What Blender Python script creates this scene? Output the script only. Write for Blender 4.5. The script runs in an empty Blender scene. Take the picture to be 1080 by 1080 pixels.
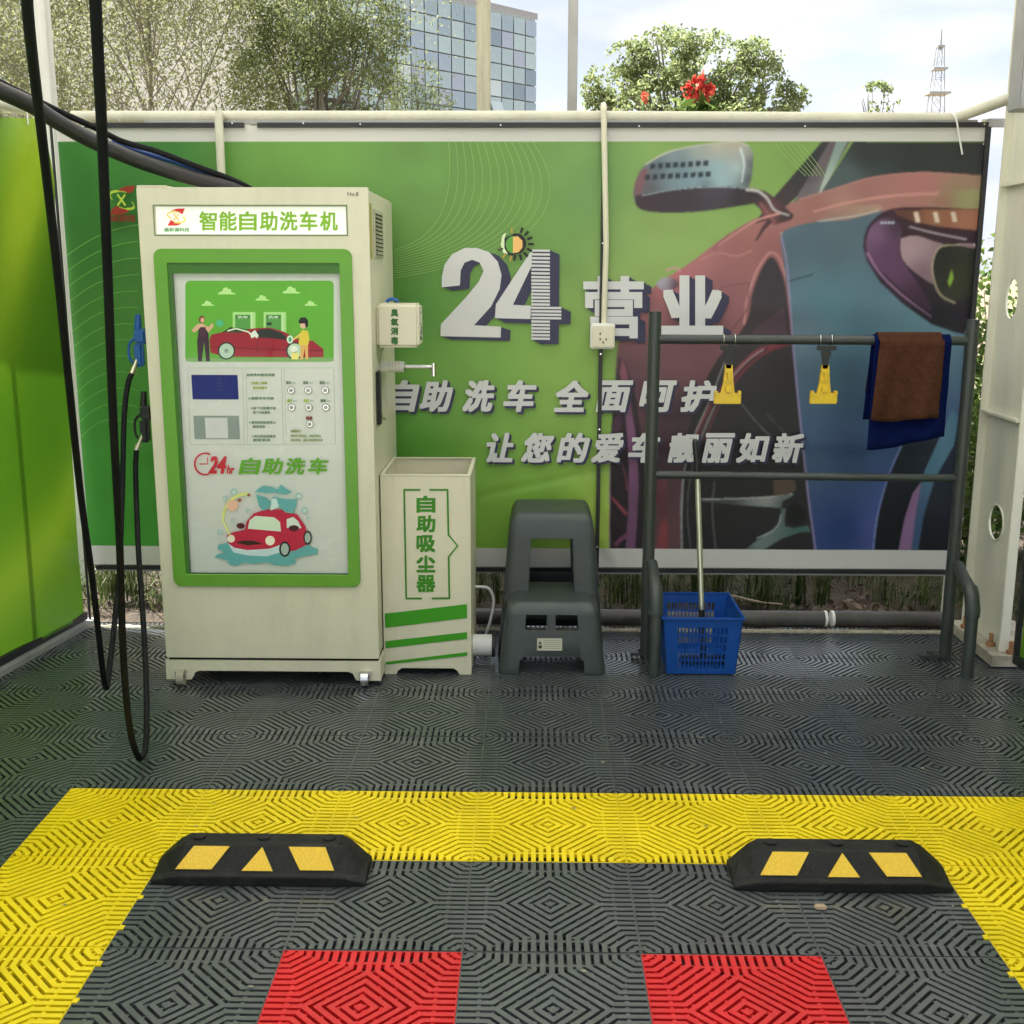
import bpy, bmesh, math, random
import numpy as np
from mathutils import Vector, Matrix, noise as mnoise

random.seed(7); rng = np.random.default_rng(7)
R = math.radians
sc = bpy.context.scene
C = sc.collection

# ------------------------------------------------------------------ camera solved from the floor grid
CF, CH, CP, CYAW, CROLL, CX, CY = 1199.184, 1.487, .2081, -.0171, .0016, .9492, -2.2834
_f = np.array([math.sin(CYAW)*math.cos(CP), math.cos(CYAW)*math.cos(CP), -math.sin(CP)])
_r0 = np.array([math.cos(CYAW), -math.sin(CYAW), 0.0]); _u0 = np.cross(_r0, _f)
_r = math.cos(CROLL)*_r0 + math.sin(CROLL)*_u0; _u = np.cross(_r, _f)
CAM = np.array([CX, CY, CH])
def ray(x, y): return _f + _r*(x-540)/CF - _u*(y-540)/CF
def at(x, y, ax, v):
    d = ray(x, y); return CAM + d*((v-CAM[ax])/d[ax])
def P(x, y, Y): return at(x, y, 1, Y)       # measured point on a vertical plane at depth Y
def F(x, y, z=0.0): return at(x, y, 2, z)   # measured point on a level plane
def S(x, y, X): return at(x, y, 0, X)       # measured point on a side plane

def lin(c):
    c = np.asarray(c, float)/255.0
    return np.where(c <= .04045, c/12.92, ((c+.055)/1.055)**2.4)

# ------------------------------------------------------------------ object helpers
def tag(o, label=None, cat=None, group=None, kind=None):
    if label: o['label'] = label
    if cat: o['category'] = cat
    if group: o['group'] = group
    if kind: o['kind'] = kind
    return o
def thing(name, label, cat, loc=(0,0,0), group=None, kind=None):
    o = bpy.data.objects.new(name, None); C.objects.link(o); o.location = loc
    o.empty_display_size = .1
    return tag(o, label, cat, group, kind)
def setpar(o, parent):
    if parent is None: return
    o.parent = parent
    if parent.parent is None: o.matrix_parent_inverse = Matrix.Translation(-parent.location)
def link(name, me, m=None, parent=None, smooth=False):
    if m is not None:
        for k in (m if isinstance(m, (list, tuple)) else [m]): me.materials.append(k)
    if smooth:
        me.polygons.foreach_set('use_smooth', [True]*len(me.polygons))
    o = bpy.data.objects.new(name, me); C.objects.link(o); setpar(o, parent)
    return o
def copy_tree(o, parent=None):
    c = o.copy(); C.objects.link(c)
    if parent is not None: c.parent = parent
    for ch in [x for x in o.children]: copy_tree(ch, c)
    return c

class MB:
    def __init__(s): s.v = []; s.f = []; s.mi = []; s.sm = []
    def add(s, vs, fs, mi=0, sm=False):
        n = len(s.v); s.v += [tuple(map(float, p)) for p in vs]
        for f in fs: s.f.append(tuple(n+i for i in f)); s.mi.append(mi); s.sm.append(sm)
        return s
    def box(s, a, b, mi=0):
        x0,y0,z0 = [min(a[i],b[i]) for i in range(3)]; x1,y1,z1 = [max(a[i],b[i]) for i in range(3)]
        vs = [(x0,y0,z0),(x1,y0,z0),(x1,y1,z0),(x0,y1,z0),(x0,y0,z1),(x1,y0,z1),(x1,y1,z1),(x0,y1,z1)]
        return s.add(vs, [(0,3,2,1),(4,5,6,7),(0,1,5,4),(1,2,6,5),(2,3,7,6),(3,0,4,7)], mi)
    def bbox(s, a, b, bev=.004, mi=0, seg=2):
        """box with bevelled edges"""
        bm = bmesh.new(); bmesh.ops.create_cube(bm, size=1)
        c = [(a[i]+b[i])/2 for i in range(3)]; d = [abs(b[i]-a[i]) for i in range(3)]
        for v in bm.verts: v.co = Vector((c[0]+v.co.x*d[0], c[1]+v.co.y*d[1], c[2]+v.co.z*d[2]))
        bmesh.ops.bevel(bm, geom=list(bm.edges), offset=min(bev, min(d)*.45), segments=seg, affect='EDGES')
        s.bm(bm, mi); return s
    def bm(s, bm, mi=0, sm=False):
        bm.verts.ensure_lookup_table()
        for i, v in enumerate(bm.verts): v.index = i
        s.add([v.co[:] for v in bm.verts], [[v.index for v in f.verts] for f in bm.faces], mi, sm); bm.free()
    def tube(s, pts, r, n=10, mi=0, caps=True, sm=True):
        pts = [Vector(p) for p in pts]; rs = r if isinstance(r, (list, tuple)) else [r]*len(pts)
        base = len(s.v); t0 = (pts[1]-pts[0]).normalized()
        a = t0.orthogonal().normalized(); vs = []
        for i, p in enumerate(pts):
            if i == 0: t = t0
            elif i == len(pts)-1: t = (pts[i]-pts[i-1]).normalized()
            else: t = ((pts[i+1]-pts[i]).normalized()+(pts[i]-pts[i-1]).normalized()).normalized()
            a = (a - t*a.dot(t)).normalized(); b = t.cross(a)
            for k in range(n):
                an = 2*math.pi*k/n; vs.append(p + (a*math.cos(an)+b*math.sin(an))*rs[i])
        fs = []
        for i in range(len(pts)-1):
            for k in range(n):
                k2 = (k+1) % n; fs.append((i*n+k, i*n+k2, (i+1)*n+k2, (i+1)*n+k))
        s.add(vs, fs, mi, sm)
        if caps:
            s.add(vs[:n][::-1], [tuple(range(n))], mi); s.add(vs[-n:], [tuple(range(n))], mi)
        return s
    def prism(s, poly, axis, a, b, mi=0):
        """polygon in the plane normal to axis, extruded a..b"""
        def mk(p, w):
            q = list(p); q.insert(axis, w); return tuple(q)
        n = len(poly); vs = [mk(p, a) for p in poly]+[mk(p, b) for p in poly]
        ar = sum(poly[i][0]*poly[(i+1)%n][1]-poly[(i+1)%n][0]*poly[i][1] for i in range(n))
        fs = [tuple(range(n)), tuple(range(2*n-1, n-1, -1))]+[(i, n+i, n+(i+1)%n, (i+1)%n) for i in range(n)]
        return s.add(vs, fs, mi)
    def build(s, name, m=None, parent=None, fix=False):
        me = bpy.data.meshes.new(name); me.from_pydata(s.v, [], s.f)
        me.polygons.foreach_set('material_index', s.mi); me.polygons.foreach_set('use_smooth', s.sm)
        if fix:
            bm = bmesh.new(); bm.from_mesh(me); bmesh.ops.recalc_face_normals(bm, faces=bm.faces); bm.to_mesh(me); bm.free()
        me.update()
        return link(name, me, m, parent)

def bez(p0, p1, p2, p3, n=12):
    p0,p1,p2,p3 = [np.array(p, float) for p in (p0,p1,p2,p3)]
    return [tuple((1-t)**3*p0+3*(1-t)**2*t*p1+3*(1-t)*t*t*p2+t**3*p3) for t in np.linspace(0,1,n)]
def smooth_path(pts, k=6):
    """Catmull-Rom through the points"""
    p = [np.array(q, float) for q in pts]; p = [2*p[0]-p[1]]+p+[2*p[-1]-p[-2]]; out = []
    for i in range(1, len(p)-2):
        for t in np.linspace(0, 1, k, endpoint=False):
            out.append(.5*((2*p[i])+(-p[i-1]+p[i+1])*t+(2*p[i-1]-5*p[i]+4*p[i+1]-p[i+2])*t*t+(-p[i-1]+3*p[i]-3*p[i+1]+p[i+2])*t**3))
    out.append(p[-2]); return [tuple(q) for q in out]

# ------------------------------------------------------------------ materials
MATS = {}
def mat(name, col, rough=.5, metal=0, var=.06, vscale=6, bump=0, bscale=200, spec=.5, trans=0, dirt=0, dirtcol=(.08,.07,.05), stretch=None, coat=0):
    if name in MATS: return MATS[name]
    m = bpy.data.materials.new(name); m.use_nodes = True; nt = m.node_tree; N = nt.nodes; L = nt.links
    b = N['Principled BSDF']; b.inputs['Roughness'].default_value = rough; b.inputs['Metallic'].default_value = metal
    b.inputs['Specular IOR Level'].default_value = spec; b.inputs['Coat Weight'].default_value = coat; b.inputs['Coat Roughness'].default_value = .14
    tc = N.new('ShaderNodeTexCoord'); src = tc.outputs['Object']
    if stretch:
        mp = N.new('ShaderNodeMapping'); mp.inputs['Scale'].default_value = stretch; L.new(src, mp.inputs[0]); src = mp.outputs[0]
    nz = N.new('ShaderNodeTexNoise'); nz.inputs['Scale'].default_value = vscale; nz.inputs['Detail'].default_value = 6; nz.inputs['Roughness'].default_value = .65
    L.new(src, nz.inputs['Vector'])
    mr = N.new('ShaderNodeMapRange'); mr.inputs['From Min'].default_value = .3; mr.inputs['From Max'].default_value = .7
    mr.inputs['To Min'].default_value = 1-var; mr.inputs['To Max'].default_value = 1+var; L.new(nz.outputs[0], mr.inputs[0])
    hs = N.new('ShaderNodeMixRGB'); hs.blend_type = 'MULTIPLY'; hs.inputs[0].default_value = 1
    hs.inputs[1].default_value = (*col, 1); L.new(mr.outputs[0], hs.inputs[2]); out = hs.outputs[0]
    if dirt:
        n2 = N.new('ShaderNodeTexNoise'); n2.inputs['Scale'].default_value = vscale*2.3; n2.inputs['Detail'].default_value = 8; n2.inputs['Roughness'].default_value = .75
        L.new(src, n2.inputs['Vector'])
        r2 = N.new('ShaderNodeMapRange'); r2.inputs['From Min'].default_value = .52; r2.inputs['From Max'].default_value = .72; r2.inputs['To Max'].default_value = dirt
        L.new(n2.outputs[0], r2.inputs[0]); mx = N.new('ShaderNodeMixRGB'); L.new(r2.outputs[0], mx.inputs[0]); L.new(out, mx.inputs[1]); mx.inputs[2].default_value = (*dirtcol, 1); out = mx.outputs[0]
    L.new(out, b.inputs['Base Color'])
    rr = N.new('ShaderNodeMapRange'); rr.inputs['From Min'].default_value = .3; rr.inputs['From Max'].default_value = .7
    rr.inputs['To Min'].default_value = max(0.02, rough-.07); rr.inputs['To Max'].default_value = min(1, rough+.07); L.new(nz.outputs[0], rr.inputs[0]); L.new(rr.outputs[0], b.inputs['Roughness'])
    if bump:
        n3 = N.new('ShaderNodeTexNoise'); n3.inputs['Scale'].default_value = bscale; n3.inputs['Detail'].default_value = 4; L.new(src, n3.inputs['Vector'])
        bp = N.new('ShaderNodeBump'); bp.inputs['Strength'].default_value = bump; bp.inputs['Distance'].default_value = .01; L.new(n3.outputs[0], bp.inputs['Height']); L.new(bp.outputs[0], b.inputs['Normal'])
    if trans:
        tr = N.new('ShaderNodeBsdfTranslucent'); L.new(out, tr.inputs[0]); ms = N.new('ShaderNodeMixShader'); ms.inputs[0].default_value = trans
        L.new(b.outputs[0], ms.inputs[1]); L.new(tr.outputs[0], ms.inputs[2]); L.new(ms.outputs[0], N['Material Output'].inputs[0])
    MATS[name] = m; return m
def vmat(name, rough=.5, trans=0, spec=.4, wr=0):
    """printed surface: the print's colours are stored on the mesh"""
    m = bpy.data.materials.new(name); m.use_nodes = True; nt = m.node_tree; N = nt.nodes; L = nt.links
    b = N['Principled BSDF']; b.inputs['Roughness'].default_value = rough; b.inputs['Specular IOR Level'].default_value = spec
    a = N.new('ShaderNodeVertexColor'); a.layer_name = 'Col'; L.new(a.outputs[0], b.inputs['Base Color'])
    if wr:
        tc = N.new('ShaderNodeTexCoord'); mp = N.new('ShaderNodeMapping'); mp.inputs['Scale'].default_value = (2.2, 1, .7); mp.inputs['Rotation'].default_value = (0, .35, 0); L.new(tc.outputs['Object'], mp.inputs[0])
        n3 = N.new('ShaderNodeTexNoise'); n3.inputs['Scale'].default_value = 1.7; n3.inputs['Detail'].default_value = 3; n3.inputs['Distortion'].default_value = .6; L.new(mp.outputs[0], n3.inputs['Vector'])
        bp = N.new('ShaderNodeBump'); bp.inputs['Strength'].default_value = wr; bp.inputs['Distance'].default_value = .06; L.new(n3.outputs[0], bp.inputs['Height']); L.new(bp.outputs[0], b.inputs['Normal'])
    if trans:
        tr = N.new('ShaderNodeBsdfTranslucent'); L.new(a.outputs[0], tr.inputs[0]); ms = N.new('ShaderNodeMixShader'); ms.inputs[0].default_value = trans
        L.new(b.outputs[0], ms.inputs[1]); L.new(tr.outputs[0], ms.inputs[2]); L.new(ms.outputs[0], N['Material Output'].inputs[0])
    return m

M_cream = mat('cream_powder_coat', (.72,.68,.52), .40, var=.05, vscale=2.5, stretch=(3,3,.8), dirt=.16, dirtcol=(.36,.32,.2), bump=.03, bscale=500)
M_creamdark = mat('cream_pipe', (.62,.6,.48), .5, var=.1, dirt=.3, dirtcol=(.3,.27,.2))
M_green = mat('green_enamel', (.13,.36,.03), .35, var=.05)
M_greenprint = mat('green_print', (.07,.30,.03), .5, var=.05)
M_limeprint = mat('lime_print', (.30,.50,.06), .5, var=.03)
M_black = mat('black_plastic', (.016,.017,.018), .45, var=.2)
M_blackmetal = mat('black_pipe_paint', (.042,.050,.048), .38, var=.2, dirt=.25, dirtcol=(.09,.085,.07), bump=.05, bscale=90)
M_rubber = mat('black_rubber', (.011,.011,.010), .62, var=.3, bump=.3, bscale=120, dirt=.55, dirtcol=(.045,.043,.032), vscale=9, spec=.3)
M_hose = mat('hose_rubber', (.009,.010,.011), .6, var=.2, spec=.15)
M_bluehose = mat('blue_hose', (.01,.05,.22), .35)
M_blue = mat('blue_plastic', (.004,.070,.34), .34, var=.08, dirt=.2, dirtcol=(.02,.06,.2))
M_gunblue = mat('spray_gun_blue', (.01,.10,.38), .4)
M_chrome = mat('chrome', (.72,.72,.7), .22, metal=1, var=.1)
M_brass = mat('plated_fitting', (.62,.58,.45), .3, metal=1, var=.1)
M_stool = mat('grey_green_plastic', (.046,.058,.056), .40, var=.12, dirt=.35, dirtcol=(.09,.1,.09), vscale=5)
M_yellow = mat('yellow_plastic', (.78,.52,.01), .35, var=.08)
M_white = mat('white_plastic', (.78,.78,.74), .4, var=.04)
M_slotdark = mat('dark_recess', (.012,.012,.011), .8)
M_steelcol = mat('cream_column_paint', (.74,.73,.60), .45, var=.08, dirt=.12, dirtcol=(.4,.34,.22), vscale=3, stretch=(3,3,.6))
M_rust = mat('rusty_bolt', (.32,.16,.07), .8, var=.4, vscale=60)
M_conc = mat('concrete', (.40,.37,.29), .85, var=.3, vscale=14, bump=.4, bscale=80, dirt=.8, dirtcol=(.2,.17,.12))
M_greysteel = mat('grey_galvanised', (.38,.38,.37), .5, metal=.3, var=.15)
M_brown = mat('brown_towel', (.095,.038,.022), .95, var=.25, vscale=60, bump=.7, bscale=700, spec=.1)
M_navy = mat('blue_towel', (.003,.010,.080), .95, var=.25, vscale=60, bump=.7, bscale=700, spec=.1)
M_foam = mat('dark_grey_pipe', (.06,.055,.05), .45, var=.3, dirt=.5, dirtcol=(.16,.14,.12))

# ------------------------------------------------------------------ printed polygons and lettering
class Print:
    """flat print on a surface: each shape a coloured polygon, later ones in front"""
    def __init__(s, mapf, nrm, start=.0006, step=.00004):
        s.map = mapf; s.n = np.array(nrm, float); s.d = start; s.step = step; s.v = []; s.f = []; s.c = []
    def poly(s, pts, col, k=1.0):
        n = len(s.v); c = tuple(lin(col)*k)+(1,)
        s.v += [tuple(s.map(*p)+s.n*s.d) for p in pts]; s.f.append(tuple(range(n, n+len(pts)))); s.c.append(c); s.d += s.step
    def ell(s, cx, cy, rx, ry, col, n=28, k=1.0, rot=0):
        ca, sa = math.cos(rot), math.sin(rot)
        s.poly([(cx+rx*math.cos(a)*ca-ry*math.sin(a)*sa, cy+rx*math.cos(a)*sa+ry*math.sin(a)*ca) for a in np.linspace(0, 2*math.pi, n, endpoint=False)], col, k)
    def rect(s, x0, y0, x1, y1, col, k=1.0): s.poly([(x0,y0),(x1,y0),(x1,y1),(x0,y1)], col, k)
    def rrect(s, x0, y0, x1, y1, r, col, k=1.0):
        pts = []
        for cx, cy, a0 in ((x1-r,y0+r,-90),(x1-r,y1-r,0),(x0+r,y1-r,90),(x0+r,y0+r,180)):
            for a in np.linspace(a0, a0+90, 6): pts.append((cx+r*math.cos(R(a)), cy+r*math.sin(R(a))))
        s.poly(pts, col, k)
    def line(s, pts, w, col, k=1.0):
        """ribbon; one quad strip at a single depth"""
        pts = [np.array(p, float) for p in pts]; ws = w if isinstance(w, (list, tuple)) else [w]*len(pts)
        n = len(s.v); c = tuple(lin(col)*k)+(1,)
        for i, p in enumerate(pts):
            t = pts[min(i+1, len(pts)-1)]-pts[max(i-1, 0)]; t = t/(np.linalg.norm(t)+1e-9); nn = np.array([-t[1], t[0]])
            for sg in (1, -1): q = p+nn*sg*ws[i]/2; s.v.append(tuple(s.map(*q)+s.n*s.d))
        for i in range(len(pts)-1): s.f.append((n+2*i, n+2*i+1, n+2*i+3, n+2*i+2)); s.c.append(c)
        s.d += s.step
    def text(s, txt, box, col, shear=0, bold=0, k=1.0):
        """lettering fitted into the box (x0,y0,x1,y1); bold = stroke thickening in the same units"""
        V, Fc = glyphs(txt)
        x0, y0, x1, y1 = box; mn = V.min(0); mx = V.max(0); sz = np.maximum(mx-mn, 1e-6)
        U = (V-mn)/sz; c = tuple(lin(col)*k)+(1,)
        offs = [(0,0)]
        if bold: offs += [(bold*a, bold*c_) for a, c_ in ((-1,-1),(0,-1),(1,-1),(1,0),(1,1),(0,1),(-1,1),(-1,0))]
        for ox, oy in offs:
            n = len(s.v)
            for u in U:
                yy = y1-u[1]*(y1-y0); xx = x0+u[0]*(x1-x0)+shear*((y0+y1)/2-yy)
                s.v.append(tuple(s.map(xx+ox, yy+oy)+s.n*s.d))
            for f in Fc: s.f.append(tuple(n+i for i in f)); s.c.append(c)
            s.d += .00003
        s.d += s.step
    def build(s, name, m, parent):
        me = bpy.data.meshes.new(name); me.from_pydata(s.v, [], s.f)
        at_ = me.color_attributes.new('Col', 'FLOAT_COLOR', 'CORNER'); dat = []
        for f, c in zip(s.f, s.c): dat += list(c)*len(f)
        at_.data.foreach_set('color', dat); me.update()
        return link(name, me, m, parent)
_gc = {}
def glyphs(txt):
    if txt in _gc: return _gc[txt]
    c = bpy.data.curves.new('lettering', 'FONT'); c.body = txt; c.resolution_u = 2
    o = bpy.data.objects.new('lettering', c); C.objects.link(o); bpy.context.view_layer.update()
    me = bpy.data.meshes.new_from_object(o.evaluated_get(bpy.context.evaluated_depsgraph_get()))
    V = np.array([v.co[:2] for v in me.vertices]); Fc = [tuple(p.vertices) for p in me.polygons]
    bpy.data.objects.remove(o); bpy.data.curves.remove(c); bpy.data.meshes.remove(me)
    _gc[txt] = (V, Fc); return _gc[txt]
M_print = vmat('printed_vinyl', .45)

# ================================================================== GROUND, SLAB, MAT FLOOR
M_soil = mat('soil_ground', (.19,.15,.10), .95, var=.35, vscale=1.2, bump=.5, bscale=30, dirt=.5, dirtcol=(.10,.12,.04))
g = MB(); g.add([(-400,-400,-.06),(400,-400,-.06),(400,600,-.06),(-400,600,-.06)], [(0,1,2,3)])
tag(g.build('ground', M_soil), 'bare earth ground reaching away behind the wash bay', 'ground', kind='structure')
M_apron = mat('apron_concrete', (.50,.49,.46), .85, var=.12, vscale=3, bump=.2, bscale=60)  # pale unseen paving added to bounce sunlight into the bay
g = MB(); g.box((-9,-16,-.058),(11,-1.45,-.002)); tag(g.build('bounce_apron', M_apron), 'unseen pale concrete apron added to bounce sun into the wash bay', 'pavement', kind='structure')
M_slab = mat('near_black_slab', (.020,.021,.022), .45, var=.4, vscale=20)  # near-black all over, showing through the mat slots
g = MB(); g.box((-2.6,-1.44,-.058),(3.9,2.40,-.016)); tag(g.build('slab', M_slab), 'dark drained slab below the mat floor', 'slab', kind='structure')

def clip(poly, a, b, c):
    """keep a*x+b*y<=c"""
    out = []
    for i in range(len(poly)):
        p, q = poly[i], poly[(i+1) % len(poly)]; dp = a*p[0]+b*p[1]-c; dq = a*q[0]+b*q[1]-c
        if dp <= 1e-9: out.append(p)
        if (dp < -1e-9 and dq > 1e-9) or (dp > 1e-9 and dq < -1e-9):
            t = dp/(dp-dq); out.append((p[0]+(q[0]-p[0])*t, p[1]+(q[1]-p[1])*t))
    return out
def tile_mesh():
    T = .4; per = .05; K = math.sqrt(.5); rim = .0075; TH = -.013; V = []; Fs = []
    def addpoly(poly, ztop, chf=.0):
        if len(poly) < 3: return
        ar = sum(poly[i][0]*poly[(i+1)%len(poly)][1]-poly[(i+1)%len(poly)][0]*poly[i][1] for i in range(len(poly)))/2
        if abs(ar) < 2e-5: return
        if ar < 0: poly = poly[::-1]
        quads.append((poly, ztop))
    quads = []
    sq = [(0,0),(.5,0),(.5,.5),(0,.5)]
    t22 = math.tan(math.pi/8)
    for k in range(0, 16):
        r0 = k*per-.0153; r1 = r0+.0306
        # side sector a>b/t22
        A = clip(clip(clip(clip(sq, -1,0,-r0), 1,0,r1), -t22,1,0), 0,-1,-rim)
        addpoly(A, 0); addpoly([(y,x) for x,y in A], 0)
        D = clip(clip(clip(clip(sq, -K,-K,-r0), K,K,r1), t22,-1,0), -1,t22,0)
        D = clip(clip(D, -1,0,-rim), 0,-1,-rim)
        addpoly(D, 0)
        # bridges across the slot that follows
        s0, s1 = r1-.001, r0+per+.001
        for tk in ((-.30,-.15,0,.15,.30) if k % 2 else (-.225,-.075,.075,.225)):
            w = .009
            B = clip(clip(clip(clip(sq, -K,-K,-s0), K,K,s1), t22,-1,0), -1,t22,0)
            B = clip(clip(B, K,-K,tk+w), -K,K,-(tk-w))
            addpoly(B, -.004)
        for tk in (.115,):
            B = clip(clip(clip(clip(sq, -1,0,-s0), 1,0,s1), -t22,1,0), 0,-1,-rim)
            B = clip(clip(B, 0,1,tk+.010), 0,-1,-(tk-.010))
            addpoly(B, -.002); addpoly([(y,x) for x,y in B], -.002)
        if k % 2:
            B = clip(clip(clip(clip(clip(sq, -1,0,-s0), 1,0,s1), -t22,1,0), t22,-1,.013), 0,-1,-rim)
            addpoly(B, -.003); addpoly([(y,x) for x,y in B], -.003)
    # rim strips on two sides (the tile's outer edge)
    for a0 in np.arange(0, .5, .05):
        addpoly([(a0,.0012),(a0+.05,.0012),(a0+.05,rim),(a0,rim)], -.002)
        addpoly([(.0012,max(a0,rim)),(.0012,a0+.05),(rim,a0+.05),(rim,max(a0,rim))], -.002)
    # dots in the middle of the tile, where the diamonds close
    for mxs in (0,1):
        for mys in (0,1):
            for poly, zt in quads:
                pts = [((1-x if mxs else x), (1-y if mys else y)) for x, y in poly]
                if mxs != mys: pts = pts[::-1]
                n = len(V); m = len(pts); cx = sum(p[0] for p in pts)/m; cy = sum(p[1] for p in pts)/m
                for x, y in pts: V.append((x*T, y*T, zt))
                for x, y in pts: V.append((x*T, y*T, TH))
                Fs.append(tuple(range(n, n+m)))
                for i in range(m): Fs.append((n+i, n+m+i, n+m+(i+1)%m, n+(i+1)%m))
    return np.array(V), Fs
TV, TF = tile_mesh()
groups = {'grey': [], 'yellow': [], 'red': []}
for i in range(-6, 10):
    for j in range(-4, 6):
        X0, Y0 = i*.4, j*.4
        if X0 > 3.4: continue
        c = 'grey'
        if j == 1 and -1 <= i <= 5: c = 'yellow'
        if j < 1 and i in (-1, 5): c = 'yellow'
        if j in (-1,) and i in (1, 3): c = 'red'
        if j == -2 and i in (1, 3): c = 'grey'
        groups[c].append((X0, Y0))
def floor_mat(name, col, rough, dirtcol, spec=.5, var=.12, coat=0):
    return mat(name, col, rough, var=var, vscale=3.2, dirt=.42, dirtcol=dirtcol, bump=.16, bscale=350, spec=spec, coat=coat)
M_fg = floor_mat('grey_mat_plastic', (.064,.072,.076), .34, (.11,.112,.108), .7, .18, .7)
M_fy = floor_mat('yellow_mat_plastic', (.84,.64,.006), .38, (.52,.36,.01))
M_fr = floor_mat('red_mat_plastic', (.64,.010,.014), .40, (.50,.018,.016))
for c, nm, m, lab in (('grey','floor',M_fg,'dark grey slotted plastic mat floor of octagon pattern tiles'),
                      ('yellow','floor_yellow_border',M_fy,'yellow slotted mat border framing the parking bay'),
                      ('red','floor_red_panels',M_fr,'two red slotted mat squares set in the grey bay floor')):
    V = []; Fs = []
    for X0, Y0 in groups[c]:
        n = len(V)*len(TV); dz = rng.uniform(-.0008, 0)
        V.append(TV+np.array([X0, Y0, dz])); Fs += [tuple(n+i for i in f) for f in TF]
    me = bpy.data.meshes.new(nm); VV = np.concatenate(V); me.from_pydata(VV.tolist(), [], Fs); me.update()
    o = link(nm, me, m); tag(o, lab, 'mat floor', kind='structure')
# yellow connecting tabs that poke into the grey tiles along the border
tb = MB()
for j in range(-2, 2):
    for k in range(3):
        for X, s_ in ((0.0, 1), (2.0, 0)):
            if j*.4+.07+k*.13 < .4:
                y0 = j*.4+.07+k*.13; x0 = X if s_ else X-.012
                tb.box((x0, y0, -.006), (x0+.012, y0+.016, .0012))
tabs = tb.build('floor_border_tabs', M_fy); tag(tabs, 'small yellow joining tabs along the inner edge of the yellow border', 'mat floor', kind='structure')
# leaf scrap and specks on the mats
sp = MB()
for i in range(70):
    x, y = rng.uniform(-1.2, 2.9), rng.uniform(-.5, 2.2); a = rng.uniform(0, 6.28); s = rng.uniform(.003, .007)
    sp.add([(x+s*math.cos(a+t)*rng.uniform(.6,1.3), y+s*math.sin(a+t)*rng.uniform(.5,1.1), .0012+rng.uniform(0,.002)) for t in (0,1.3,2.6,3.9,5.1)], [(0,1,2,3,4)])
o = sp.build('debris', mat('dry_specks', (.35,.31,.22), .9, var=.4, vscale=30)); tag(o, 'tiny dry specks scattered over the mats', 'debris', kind='stuff')
q = F(865, 958)
sp = MB(); sp.bbox((q[0]-.014, q[1]-.012, .0015), (q[0]+.014, q[1]+.010, .008), .003)
tag(sp.build('crumpled_scrap', mat('tan_scrap', (.40,.30,.20), .8, var=.3, vscale=80)), 'small tan scrap lying on the grey mat below the right wheel stop', 'scrap')

# ================================================================== SIDE WALL SHEETS (green banner walls)
def side_sheet(name, x_at, y0, y1, z0, z1, label, seed):
    ny, nz = 90, 50; V = []; Fc = []
    ys = np.linspace(y0, y1, ny); zs = np.linspace(z0, z1, nz)
    for yv in ys:
        for zv in zs:
            w = .010*math.sin(yv*9+zv*1.5+seed)+.02*mnoise.noise(Vector((yv*1.6, zv*.8, seed)))+.008*mnoise.noise(Vector((yv*6, zv*2+yv*3, seed)))
            tf = max(0, 1-(z1-zv)/.45)     # gathers fanning out from the ties at the top
            w += .016*tf*math.sin((yv*23+(z1-zv)*14))
            sag = -.035*abs(math.sin((yv-y1)*math.pi/.75)) if zv > z1-.001 else 0
            V.append((x_at(yv)+w, yv, zv+sag))
    for i in range(ny-1):
        for k in range(nz-1): a = i*nz+k; Fc.append((a, a+nz, a+nz+1, a+1))
    me = bpy.data.meshes.new(name); me.from_pydata(V, [], Fc)
    ca = me.color_attributes.new('Col', 'FLOAT_COLOR', 'POINT'); cols = []
    base = np.array([.095,.27,.012]); lime = np.array([.36,.52,.03]); deep = np.array([.055,.165,.010])
    for x, yv, zv in V:
        # swooshes, printed art with sun glow painted in: lime band from the top falling forward, another near the floor
        d1 = yv-(2.30-.42*(2.05-zv)-.25*(2.05-zv)**2*.3); d2 = zv-(.25+.45*(yv-1.4)**2*.8)
        a = math.exp(-(d1/.16)**2)*max(0, min(1, (zv-1.0)/.7)); b = math.exp(-(d2/.16)**2)*.45
        t = min(1, a+b+.12*(1+mnoise.noise(Vector((yv*2, zv*2, 3)))))
        dd = max(0, min(1, .5+mnoise.noise(Vector((yv*1.1+5, zv*.7, 9)))))*.55
        c = base*(1-t)+lime*t; c = c*(1-dd)+deep*dd*(1-t)+c*dd*t
        cols += [*c, 1]
    ca.data.foreach_set('color', cols); me.update()
    return me
LX = lambda y: -.958+.1624*(y-2.352)
t = thing('side_banner', 'green printed sheet wall hanging on the left side of the bay', 'banner wall', (LX(0), 0, 0))
me = side_sheet('sheet', LX, -3.2, 2.36, .045, 2.075, '', 1.0)
link('sheet', me, vmat('backlit_green_sheet', .38, trans=.09), t, smooth=True)
b = MB()
for y0, y1 in ((-3.2, 2.36),):
    b.add([(LX(y0)+.008,y0,.028),(LX(y1)+.008,y1,.028),(LX(y1)+.008,y1,.058),(LX(y0)+.008,y0,.058),(LX(y0)-.01,y0,.028),(LX(y1)-.01,y1,.028),(LX(y1)-.01,y1,.058),(LX(y0)-.01,y0,.058)],
          [(0,1,2,3),(7,6,5,4),(3,2,6,7),(4,5,1,0),(1,5,6,2),(0,3,7,4)])
b.build('bottom_batten', M_black, t)
b = MB(); b.tube([(-.945,2.375,.0),(-.948,2.375,2.06)], .006, 6); b.build('corner_batten', M_black, t)
b = MB(); b.tube([(LX(-3.2)-.02,-3.2,2.09),(LX(2.4)-.02,2.4,2.09)], .019, 10); b.build('top_rail', M_creamdark, t)
b = MB()
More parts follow.
